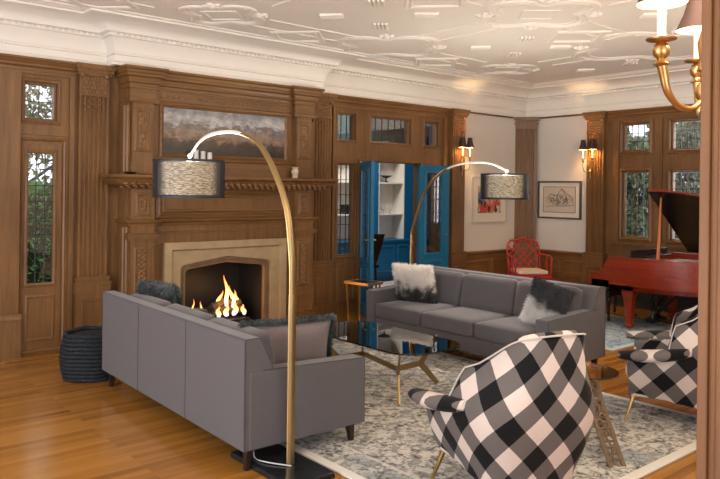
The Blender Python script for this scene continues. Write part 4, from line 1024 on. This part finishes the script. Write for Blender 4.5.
MB().box(a0+.13, a1-.13, YA-.021, YA-.018, z0+.14, z1-.14).build('print', mat_figures(), pa)
MB().sweep([(a0, z0), (a1, z0), (a1, z1), (a0, z1)], [(-.012, 0), (-.012, .03), (.012, .03), (.012, 0)], True, YM).build('frame', FRP, pa)
pb = thing('framed_drawing', 'framed ink drawing of a gabled village on the wall right of the corner', 'picture', (XB, 6.45, 1.19), world=True)
y0, y1, z0, z1 = 6.08, 6.84, 1.20, 1.77; XM = FX(XB)
MB().box(XB-.018, XB-.002, y0, y1, z0, z1).build('mat_board', MATB, pb)
MB().box(XB-.021, XB-.018, y0+.09, y1-.09, z0+.09, z1-.08).build('drawing', mat_sketch(), pb)
mb = MB()
for A, B in (((6.34, 1.56), (6.42, 1.66)), ((6.42, 1.66), (6.22, 1.52)), ((6.42, 1.66), (6.50, 1.55)), ((6.22, 1.52), (6.20, 1.40)), ((6.34, 1.56), (6.30, 1.42)), ((6.50, 1.55), (6.62, 1.58)), ((6.62, 1.58), (6.68, 1.50)), ((6.2, 1.4), (6.7, 1.38)), ((6.50, 1.55), (6.50, 1.4))):
    mb.tube([(XB-.022, *A), (XB-.022, *B)], .0035, 5)
mb.sweep([(y0+.09, z0+.09), (y1-.09, z0+.09), (y1-.09, z1-.08), (y0+.09, z1-.08)], [(-.004, .018), (-.004, .022), (.004, .022), (.004, .018)], True, XM)
mb.build('ink_lines', plain('ink', (.08, .06, .05), .8), pb)
MB().sweep([(y0, z0), (y1, z0), (y1, z1), (y0, z1)], [(-.014, 0), (-.014, .032), (.012, .032), (.012, 0)], True, XM).build('frame', FRG, pb)

# ------------------------------------------------------------------ wall sconces
SHD = plain('sconce_shade', (.05, .022, .016), .6)
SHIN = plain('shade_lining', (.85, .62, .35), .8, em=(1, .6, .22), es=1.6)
CNDL = plain('candle_sleeve', (.85, .78, .62), .4, em=(1, .75, .4), es=.9)
GLOW = plain('glow_bulb', (1, .8, .5), .3, em=(1, .72, .36), es=18)
def candle_arm(t, c, r0, shade_r, hh, big=False, arm=None, metal=BRASS):
    x, y, z = c; k = r0
    a = arm
    mb = MB(); mb.lathe([(.004*k, -.02*k), (.012*k, -.015*k), (.018*k, .0), (.016*k, .018*k), (.009*k, .03*k), (.011*k, .036*k), (.036*k, .042*k), (.038*k, .047*k), (.012*k, .050*k), (0, .050*k)], c, 18); mb.build('drip_pan', metal, a, smooth=40)
    mb = MB(); mb.lathe([(0, .05*k), (.0105*k, .05*k), (.0105*k, .17*k), (0, .17*k)], c, 14); mb.build('candle_sleeve', CNDL, a, smooth=40)
    MB().ball((x, y, z+.20*k), .014*k, 8, (1, 1, 1.7)).build('light_bulb', GLOW, a, smooth=True)
    ring = lambda r_, zz: [(x+r_*math.cos(2*PI*i/24), y+r_*math.sin(2*PI*i/24), z+zz) for i in range(24)]
    s0 = z
    b0, b1 = hh
    o = MB().skin([ring(shade_r, b0), ring(shade_r*.62, b0+(b1-b0)*.55), ring(shade_r*.5, b1)], True, False).build('shade', SHD, a, smooth=True)
    MB().skin([ring(shade_r*.97, b0+.001), ring(shade_r*.60, b0+(b1-b0)*.55), ring(shade_r*.485, b1)], True, False).build('shade_lining', SHIN, o, smooth=True)
def sconce(label, org, rz):
    """local: wall plane at y=0, projecting -y"""
    t = thing('wall_sconce', label, 'wall sconce', org, rz)
    mb = MB(); mb.lathe([(0, -.012), (.03, -.012), (.034, 0), (.03, .012), (0, .012)], n=16)
    for v in mb.bm.verts: co = v.co.copy(); v.co = (co.x, co.z-.012, co.y*2.2)
    mb.tube(bez([(0, -.02, -.16), (.0, -.028, -.1), (0, -.02, 0), (0, -.03, .08)]), [.006+.004*math.sin(i) ** 2 for i in range(25)], 8); mb.ball((0, -.02, -.17), .013, 8)
    mb.build('backplate', BRASS, t, smooth=50)
    for s_ in (-1, 1):
        pts = bez([(0, -.03, -.03), (s_*.025, -.06, -.08), (s_*.065, -.09, -.07), (s_*.08, -.10, 0), (s_*.078, -.10, .05)])
        a = MB().tube(pts, .0065, 8).build('arm', BRASS, t, smooth=True)
        candle_arm(t, (s_*.078, -.10, .07), 1.0, .064, (.175, .325), arm=a)
        l = point('sconce_light', (0, 0, 0), 9.5, (1, .64, .30), .02); l.parent = a; l.location = (s_*.078, -.10, .30)
    return t
sconce('brass two-candle wall sconce on the pilaster beside the blue doors', (7.93, YA-.09, 2.0), 0)
sconce('brass two-candle wall sconce on the pilaster beside the piano windows', (XB-.09, 5.86, 2.0), R(-90))

# ------------------------------------------------------------------ chandelier
CH = Vector((2.665, 1.175, 0)); ch = thing('chandelier', 'gilt candle chandelier with dark shades, at the top right behind the jamb', 'chandelier', (CH.x, CH.y, 1.93), world=True)
mb = MB(); c0 = (CH.x, CH.y, 0)
mb.lathe([(0, 1.90), (.012, 1.905), (.016, 1.92), (.01, 1.935), (.03, 1.955), (.036, 1.98), (.028, 2.005), (.012, 2.02), (.014, 2.05), (.03, 2.06), (.022, 2.10), (.03, 2.16), (.012, 2.22), (.010, 2.5), (.03, 2.53), (.01, 2.56), (.008, 3.12), (0, 3.12)], c0, 20); mb.build('stem', GOLD, ch, smooth=40)
MB().lathe([(0, 3.12), (.03, 3.13), (.055, 3.19), (.07, 3.22), (.07, 3.249), (0, 3.249)], c0, 20).build('ceiling_rose', GOLD, ch, smooth=40)
for ang in (172, 30, -76):
    d = Vector((math.cos(R(ang)), math.sin(R(ang)), 0)); rr = .265
    pt = lambda r_, z: Vector((CH.x, CH.y, z))+d*r_
    P_ = bez([pt(.02, 1.945), pt(.08, 1.912), pt(.16, 1.915), pt(.225, 1.96), pt(.25, 2.02), pt(rr, 2.065)])
    a = MB().tube(P_, [.010+.010*(i/len(P_))**2 for i in range(len(P_))], 12).build('arm', GOLD, ch, smooth=True)
    mb = MB(); mb.lathe([(.012, -.01), (.028, 0), (.02, .008), (.012, .015), (.026, .03), (.03, .05), (.022, .068), (.012, .075), (.05, .083), (.052, .088), (.012, .092), (0, .092)], pt(rr, 2.055), 18); mb.build('candle_cup', GOLD, a, smooth=40)
    c = pt(rr, 2.11); ring = lambda r_, zz: [(c.x+r_*math.cos(2*PI*i/28), c.y+r_*math.sin(2*PI*i/28), c.z+zz) for i in range(28)]
    MB().lathe([(0, .035), (.0145, .035), (.0145, .175), (0, .175)], c, 14).build('candle_sleeve', CNDL, a, smooth=40)
    MB().ball((c.x, c.y, c.z+.20), .016, 8, (1, 1, 1.6)).build('light_bulb', GLOW, a, smooth=True)
    o = MB().skin([ring(.085, .155), ring(.055, .22), ring(.04, .275)], True, False).build('shade', SHD, a, smooth=True)
    MB().skin([ring(.083, .156), ring(.053, .22), ring(.039, .275)], True, False).build('shade_lining', SHIN, o, smooth=True)
    l = point('chandelier_light', (0, 0, 0), 34, (1, .86, .68), .03); l.parent = ch; l.location = c + Vector((0, 0, .29)) - Vector(ch['_o'])

dup(ch, (6.3, 1.1, 1.93), R(40), 'added gilt candle chandelier out of view, brightening the piano end of the room')  # unseen copy, added for its light on the window wall

# ------------------------------------------------------------------ grand piano
PN = wood('mahogany', (.15, .012, .003), (.22, .021, .004), (.29, .034, .006), 1, .30, .6)
PBLK = plain('piano_black', (.012, .009, .008), .25); PGOLD = plain('cast_plate', (.45, .26, .08), .4, metal=.7)
pno = thing('grand_piano', 'red mahogany grand piano with raised lid by the windows', 'piano', (7.75, 4.85, .0115), world=True)
# plan: keyboard end at high y, tail towards -y; bass (hinge) side at high x
X0, X1, Y1 = 7.72, 9.02, 4.50
tre = [(X0, Y1)] + [tuple(v)[:2] for v in bez([(X0, 4.2, 0), (X0+.01, 3.90, 0), (X0+.12, 3.52, 0), (X0+.32, 3.26, 0), (X0+.55, 3.04, 0), (X0+.76, 2.88, 0), (X0+1.02, 2.80, 0), (X1, 2.94, 0), (X1, 3.1, 0)], 5)] + [(X1, Y1)]
zb, zt = .47, .85
mb = MB(); mb.sweep(tre, [(-.04, zb), (0, zb), (0, zt), (-.04, zt)] if True else None); mb.prism(tre, zb, zb+.05)
o = mb.build('case', PN, pno, smooth=40)
MB().prism([(x*.97+8.37*.03, y*.97+4.0*.03) for x, y in tre], .74, .76).build('cast_iron_plate', PGOLD, pno)
mb = MB()
for i in range(24):
    x = X0+.12+i*.048; mb.tube([(x, Y1-.25, .775), (x*.9+X1*.1-.02, 3.5+max(0, .5-i*.05), .775)], .0015, 4)
mb.build('strings', NICKEL, pno)
mb = MB()  # key bed, cheeks
mb.box(X0, X1, Y1, Y1+.24, zb, zb+.10)
for a, b_ in ((X0, X0+.05), (X1-.05, X1)):
    mb.prism([(Y1, zb), (Y1+.26, zb), (Y1+.27, zb+.05), (Y1+.25, zb+.17), (Y1+.16, zb+.185), (Y1+.10, zb+.22), (Y1+.05, zb+.32), (Y1+.02, zt), (Y1, zt)], a, b_, lambda u, v, w_: (w_, u, v))
mb.box(X0+.05, X1-.05, Y1-.01, Y1+.02, zb+.1, zb+.30)
kb = mb.build('keyboard_case', PN, pno, bevel=.006)
MB().box(X0+.06, X1-.06, Y1+.04, Y1+.2, zb+.10, zb+.125).build('white_keys', plain('ivory', (.75, .72, .65), .3), kb)
mb = MB()
for i in range(35):
    if i % 7 not in (2, 6): x = X0+.085+i*.0335; mb.box(x, x+.014, Y1+.04, Y1+.14, zb+.125, zb+.138)
mb.build('black_keys', PBLK, kb)
mb = MB(); mb.box(X0+.2, X1-.2, Y1-.16, Y1-.15, zt-.02, zt+.07); mb.box(X0+.15, X1-.15, Y1-.2, Y1-.05, zt-.03, zt-.01); mb.build('music_desk', PBLK, pno, bevel=.004)
# lid, hinged along the bass side
ang = R(36); lz = zt+.012
lidp = [(0, 4.52)] + [(X1-x, y) for x, y in tre[::-1] if y < 4.5 ]
lidp = [(X1-x, y) for x, y in tre if y < 4.15]
lidp = [(1.30, 4.16)] + lidp + [(0, 4.16)]
LM = lambda u, v, w_: (X1-u*math.cos(ang)-w_*math.sin(ang)*1, v, lz+u*math.sin(ang)-w_*math.cos(ang)*1)
mb = MB(); mb.prism(lidp, -.022, 0, LM); ld = mb.build('lid', PN, pno, bevel=.002)
mb = MB(); mb.prism([(u*.985+.01, v) for u, v in lidp], .0005, .004, LM); mb.build('lid_underside', PBLK, ld)
mb = MB(); mb.prism([(.02, 4.17), (1.28, 4.17), (1.28, 4.36), (.02, 4.36)], -.050, -.026, lambda u, v, w_: LM(u, 2*4.16-v, w_)); mb.build('front_flap', PN, ld, bevel=.002)
pp = LM(1.18, 4.05, .004); MB().bar((X0+.05, 3.93, zt), pp, .035, .018, .02, .012).build('lid_prop', plain('prop_wood', (.42, .12, .04), .3), pno, bevel=.002)
def legm(x, y, mat, nm='leg'):
    mb = MB(); sec = lambda s_, z, dx=0: [(x+dx+a_*s_, y+b_*s_, z) for a_, b_ in ((-1, -1), (1, -1), (1, 1), (-1, 1))]
    mb.skin([sec(.075, zb), sec(.07, zb-.05), sec(.055, .36), sec(.042, .2), sec(.034, .08), sec(.045, .05), sec(.045, .03)]); mb.lathe([(0, 0), (.022, 0), (.022, .03), (0, .03)], (x, y, 0.0), 12)
    mb.build(nm, mat, pno, bevel=.006)
legm(X0+.12, 4.30, PN); legm(X1-.12, 4.30, PN); legm(8.45, 3.35, PBLK)
mb = MB()
for dx in (-.09, .09): mb.tube(bez([(8.37+dx, 4.25, zb), (8.37+dx*1.5, 4.25, .34), (8.37+dx*.7, 4.25, .2), (8.37+dx, 4.25, .08)]), .022, 8)
mb.box(8.22, 8.52, 4.19, 4.31, .05, .09); mb.bar((8.37, 4.25, .12), (8.2, 3.85, zb), .02, .02); mb.build('pedal_lyre', PBLK, pno, smooth=40)
mb = MB()
for dx in (-.07, 0, .07): mb.box(8.36+dx, 8.38+dx, 4.31, 4.42, .055, .068)
mb.build('pedals', BRASS, pno, bevel=.003)
# bench
bn = thing('piano_bench', 'black bench with curved legs at the keyboard of the piano', 'bench', (8.36, 4.83, .0115)); bn.scale = (1, 1, .8)

MB().cushion((.72, .34, .07), (0, 0, .47), .025, .15).build('seat', PBLK, bn, smooth=60); MB().box(-.35, .35, -.16, .16, .38, .44).build('apron', PBLK, bn, bevel=.006)
for x in (-.31, .31):
    for y in (-.13, .13):
        sx = math.copysign(1, x); sy = math.copysign(1, y)
        MB().tube(bez([(x, y, .42), (x+sx*.03, y+sy*.02, .33), (x-sx*.005, y, .15), (x-sx*.01, y, .06), (x+sx*.02, y+sy*.02, .015)]), [.026-.014*i/32 if i < 26 else .016 for i in range(33)], 8).build('leg', PBLK, bn, smooth=True)
# radiator cover under the windows
RC = plain('slate_paint', (.028, .034, .032), .5)
rd = thing('radiator_cover', 'low dark slatted radiator cover beneath the windows behind the piano', 'radiator cover', (XB-.14, 4.3, 0), world=True)
mb = MB(); mb.box(XB-.24, XB-.04, 3.2, 5.45, 0, .42); mb.box(XB-.27, XB-.04, 3.17, 5.48, .42, .45); mb.build('cover_body', RC, rd, bevel=.006)
mb = MB()
for k in range(9): mb.box(XB-.252, XB-.24, 3.26, 5.39, .06+k*.038, .078+k*.038)
mb.build('slats', RC, rd)

# ------------------------------------------------------------------ near jamb of the opening
mb = MB(); mb.box(1.352, 1.50, .30, .598, 0, ZC-.03); mb.box(1.345, 1.50, .584, .602, 0, ZC-.03); mb.tube([(1.352, .575, 0), (1.352, .575, ZC-.03)], .005, 8)
JW = wood('oak_jamb', (.135, .052, .013), (.185, .074, .019), (.235, .098, .028), 2, .6)
struct(mb.build('trim_19', JW, bevel=.004), 'oak post of the near opening at the right edge')

# ------------------------------------------------------------------ dining room beyond the blue doors
DX0, DX1, DY = 4.9, 9.55, 9.6
struct(MB().box(DX0, DX1, DY, DY+.1, 0, 3.2).build('wall_dining_back', TEAL)); struct(MB().box(DX0-.1, DX0, YA+WT, DY, 0, 3.2).build('wall_dining_left', TEAL)); struct(MB().box(DX1, DX1+.1, YA+WT, DY, 0, 3.2).build('wall_dining_right', BLUE2)); struct(MB().box(DX0-.1, DX1+.1, YA+WT, DY+.1, 3.2, 3.3).build('ceiling_dining', PLASTER))
tag(MB().box(6.2, 9.0, 7.7, 9.15, .001, .01).build('rug', plain('dining_rug', (.42, .39, .36), .9, var=.15, vsc=6), bevel=.003), 'plain pale grey rug on the dining room floor', 'rug')
bc = thing('built_in_cabinet', 'blue built-in cabinet with white lit shelves in the dining room', 'cabinet', (8.2, DY, 0), world=True)
mb = MB(); mb.box(7.0, 9.45, DY-.42, DY-.01, .10, .70); mb.box(6.98, 9.47, DY-.44, DY-.01, .70, .73); mb.box(7.0, 9.45, DY-.36, DY-.01, 0, .10)
for a, b_ in ((7.0, 7.15), (7.95, 8.30), (8.93, 9.45)): mb.box(a, b_, DY-.32, DY-.01, .73, 2.6)
MB().box(6.9, 9.5, DY-.34, DY-.01, 2.45, 2.9).build('cornice', TEAL, bc); panels(mb, FY(DY-.42), [(7.1, 7.8, .18, .62), (7.9, 8.6, .18, .62), (8.7, 9.38, .18, .62)]); mb.build('cabinet_body', BLUE2, bc, smooth=35)
MB().box(7.15, 8.93, DY-.03, DY-.012, .73, 2.45).build('back_panel', WHITE, bc)
for a, b_ in ((7.15, 7.95), (8.30, 8.93)):
    for z in (1.16, 1.72, 2.2): MB().box(a, b_, DY-.30, DY-.03, z, z+.025).build('shelf', WHITE, bc, bevel=.002)
    for x in (a, b_-.02): MB().box(x, x+.02, DY-.318, DY-.03, .73, 2.45).build('side_panel', WHITE, bc)
tag(MB().lathe([(0, 0), (.05, 0), (.05, .008), (.012, .02), (.012, .07), (.05, .085), (.12, .12), (.115, .125), (.04, .095), (0, .09)], (8.60, DY-.18, 1.746), 20).build('footed_bowl', plain('pewter', (.06, .06, .06), .4, metal=.5), smooth=40), 'dark footed bowl on the top visible shelf of the blue cabinet', 'bowl')
GL = plain('glassware', (.45, .44, .4), .15)
for i, (x, h) in enumerate(((8.44, .10), (8.54, .13), (8.70, .08))):
    tag(MB().lathe([(0, 0), (.03, 0), (.03, .005), (.006, .012), (.006, h*.5), (.035, h*.65), (.035, h), (.03, h), (0, h*.6)], (x, DY-.18, 1.186), 14).build('goblet', GL, smooth=40), ('leftmost', 'tall middle', 'short right')[i]+' goblet on the middle shelf of the blue cabinet', 'glass', 'goblets on the dining room shelf')
t = thing('tureen', 'dark square tureen on the cabinet shelf seen through the left sidelight', 'tureen', (7.7, DY-.18, 1.186)); MB().box(-.11, .11, -.08, .08, 0, .12).build('bowl', PBLK, t, bevel=.02); MB().cushion((.23, .17, .05), (0, 0, .14), .02, .2).build('cover', PBLK, t, smooth=True)
# dining chair and table edge
dc = thing('dining_chair', 'black curved-back dining chair glimpsed through the blue doors', 'chair', (7.02, 8.25, .011), R(160))
MB().cushion((.46, .46, .07), (0, 0, .44), .03, .1).build('seat', PBLK, dc, smooth=60)
mb = MB(); mb.skin([[(x*k, .20+.16*s_+.04*x*x+dy, .44+.50*s_) for x, dy in ((-.22, 0), (-.1, .03), (.1, .03), (.22, 0), (.22, .025), (.1, .055), (-.1, .055), (-.22, .025))] for s_, k in ((0, .75), (.5, .95), (1, 1.1))]); mb.build('backrest', PBLK, dc, smooth=40)
for x, y in ((-.19, -.19), (.19, -.19), (-.17, .19), (.17, .19)): MB().tube([(x, y, .42), (x*1.1, y*1.1, 0)], [.02, .012], 8).build('leg', PBLK, dc)

# ------------------------------------------------------------------ outdoors
struct(MB().box(-14, 30, 7.27, 30, -.3, -.12).build('ground_garden', plain('grass_ground', (.06, .11, .03), .95, var=.4, vsc=2)))
struct(MB().box(9.8, 30, -10, 7.2, -.3, -.13).build('ground_side', plain('leaf_ground', (.10, .08, .05), .95, var=.4, vsc=2)))
def leafmat(name, c):
    m = plain(name, c, .6, var=.55, vsc=7); return m
def cloud(mb, n, x0, x1, y0, y1, z0, z1, s, seed=1, keep=None):
    rnd = random.Random(seed); bm = mb.bm
    for _ in range(n):
        p = Vector((rnd.uniform(x0, x1), rnd.uniform(y0, y1), rnd.uniform(z0, z1)))
        if keep and not keep(p): continue
        a = Vector((rnd.gauss(0, 1), rnd.gauss(0, 1), rnd.gauss(0, 1))).normalized(); b_ = a.cross(Vector((rnd.gauss(0, 1), rnd.gauss(0, 1), rnd.gauss(0, 1)))).normalized(); q = s*rnd.uniform(.6, 1.4)
        vs_ = [bm.verts.new(v) for v in (p-a*q, p+b_*q*.45, p+a*q, p-b_*q*.45)]; bm.faces.new(vs_)
def shrub(nm, lab, cat, mat, n, box, s, seed, trunk=None, thr=0.0, grp=None):
    x0, x1, y0, y1, z0, z1 = box; t = thing(nm, lab, cat, ((x0+x1)/2, (y0+y1)/2, -.12), group=grp, world=True)
    mb = MB(); cloud(mb, n, *box, s, seed, (lambda p: noise.noise(p*1.6+Vector((seed, 0, 0))) > thr) if thr > -1 else None)
    f = mb.build('foliage', mat, t, recalc=False); f['kind'] = 'stuff'
    mb = MB(); rnd = random.Random(seed+5)
    for q in (trunk or [((x0+x1)/2, (y0+y1)/2, .05)]):
        bx, by, r_ = q; top_ = z1+.3
        P_ = [Vector((bx+rnd.uniform(-.08, .08)*i, by+rnd.uniform(-.08, .08)*i, -.14+(top_+.14)*i/6)) for i in range(7)]
        mb.tube(P_, [r_*(1-.1*i) for i in range(7)], 8)
        for k in range(14):
            a = P_[rnd.randint(1, 5)]; d = Vector((rnd.uniform(-1, 1), rnd.uniform(-1, 1), rnd.uniform(-.1, .8)))*rnd.uniform(.5, 1.3)
            mb.tube([a, a+d*.5+Vector((0, 0, .06)), a+d], [r_*.3, r_*.2, r_*.08], 5)
    mb.build('trunk', BARK, t, smooth=True)
    return t
BARK = plain('bark', (.055, .045, .035), .95, bump=.8, bs=20, var=.4, vsc=9)
LF1, LF2, LF3 = leafmat('leaf_hedge', (.10, .30, .07)), leafmat('leaf_tree', (.27, .33, .19)), leafmat('leaf_pale', (.20, .22, .10))
hd = thing('hedge', 'dense clipped green hedge outside the narrow garden door', 'hedge', (2.9, 9.7, -.12), world=True)
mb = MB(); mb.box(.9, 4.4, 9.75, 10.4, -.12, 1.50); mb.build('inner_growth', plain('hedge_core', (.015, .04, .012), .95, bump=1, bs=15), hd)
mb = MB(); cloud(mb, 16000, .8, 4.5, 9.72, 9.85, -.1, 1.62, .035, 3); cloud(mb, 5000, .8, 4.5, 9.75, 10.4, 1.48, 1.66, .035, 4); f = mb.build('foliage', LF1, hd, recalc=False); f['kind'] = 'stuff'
shrub('garden_tree', 'tree with mottled trunk behind the hedge, seen in the door transom', 'tree', LF3, 14000, (1.2, 4.6, 11.2, 13, 1.4, 4.6), .06, 11, [(3.0, 11.4, .10), (2.55, 12.4, .07)], .02)
shrub('window_shrub', 'dark leafy shrub outside the left window behind the piano', 'shrub', LF2, 60000, (11.2, 12.4, 5.9, 8.2, -.1, 3.8), .045, 21, [(11.8, 6.6, .05), (11.8, 7.3, .05)], -.3, 'shrubs outside the piano windows')
shrub('window_shrub', 'dark leafy shrub outside the right window behind the piano', 'shrub', LF2, 70000, (12.6, 13.4, 3.6, 6.6, -.1, 3.8), .045, 27, [(13, 4.4, .05), (13, 5.4, .05)], -.3, 'shrubs outside the piano windows')
struct(MB().box(13.6, 13.9, -4, 14, -.2, 1.4).build('wall_garden', plain('garden_wall', (.25, .22, .19), .9, var=.2)))
for o in list(C.scene.objects):
    if '_o' in o: del o['_o']
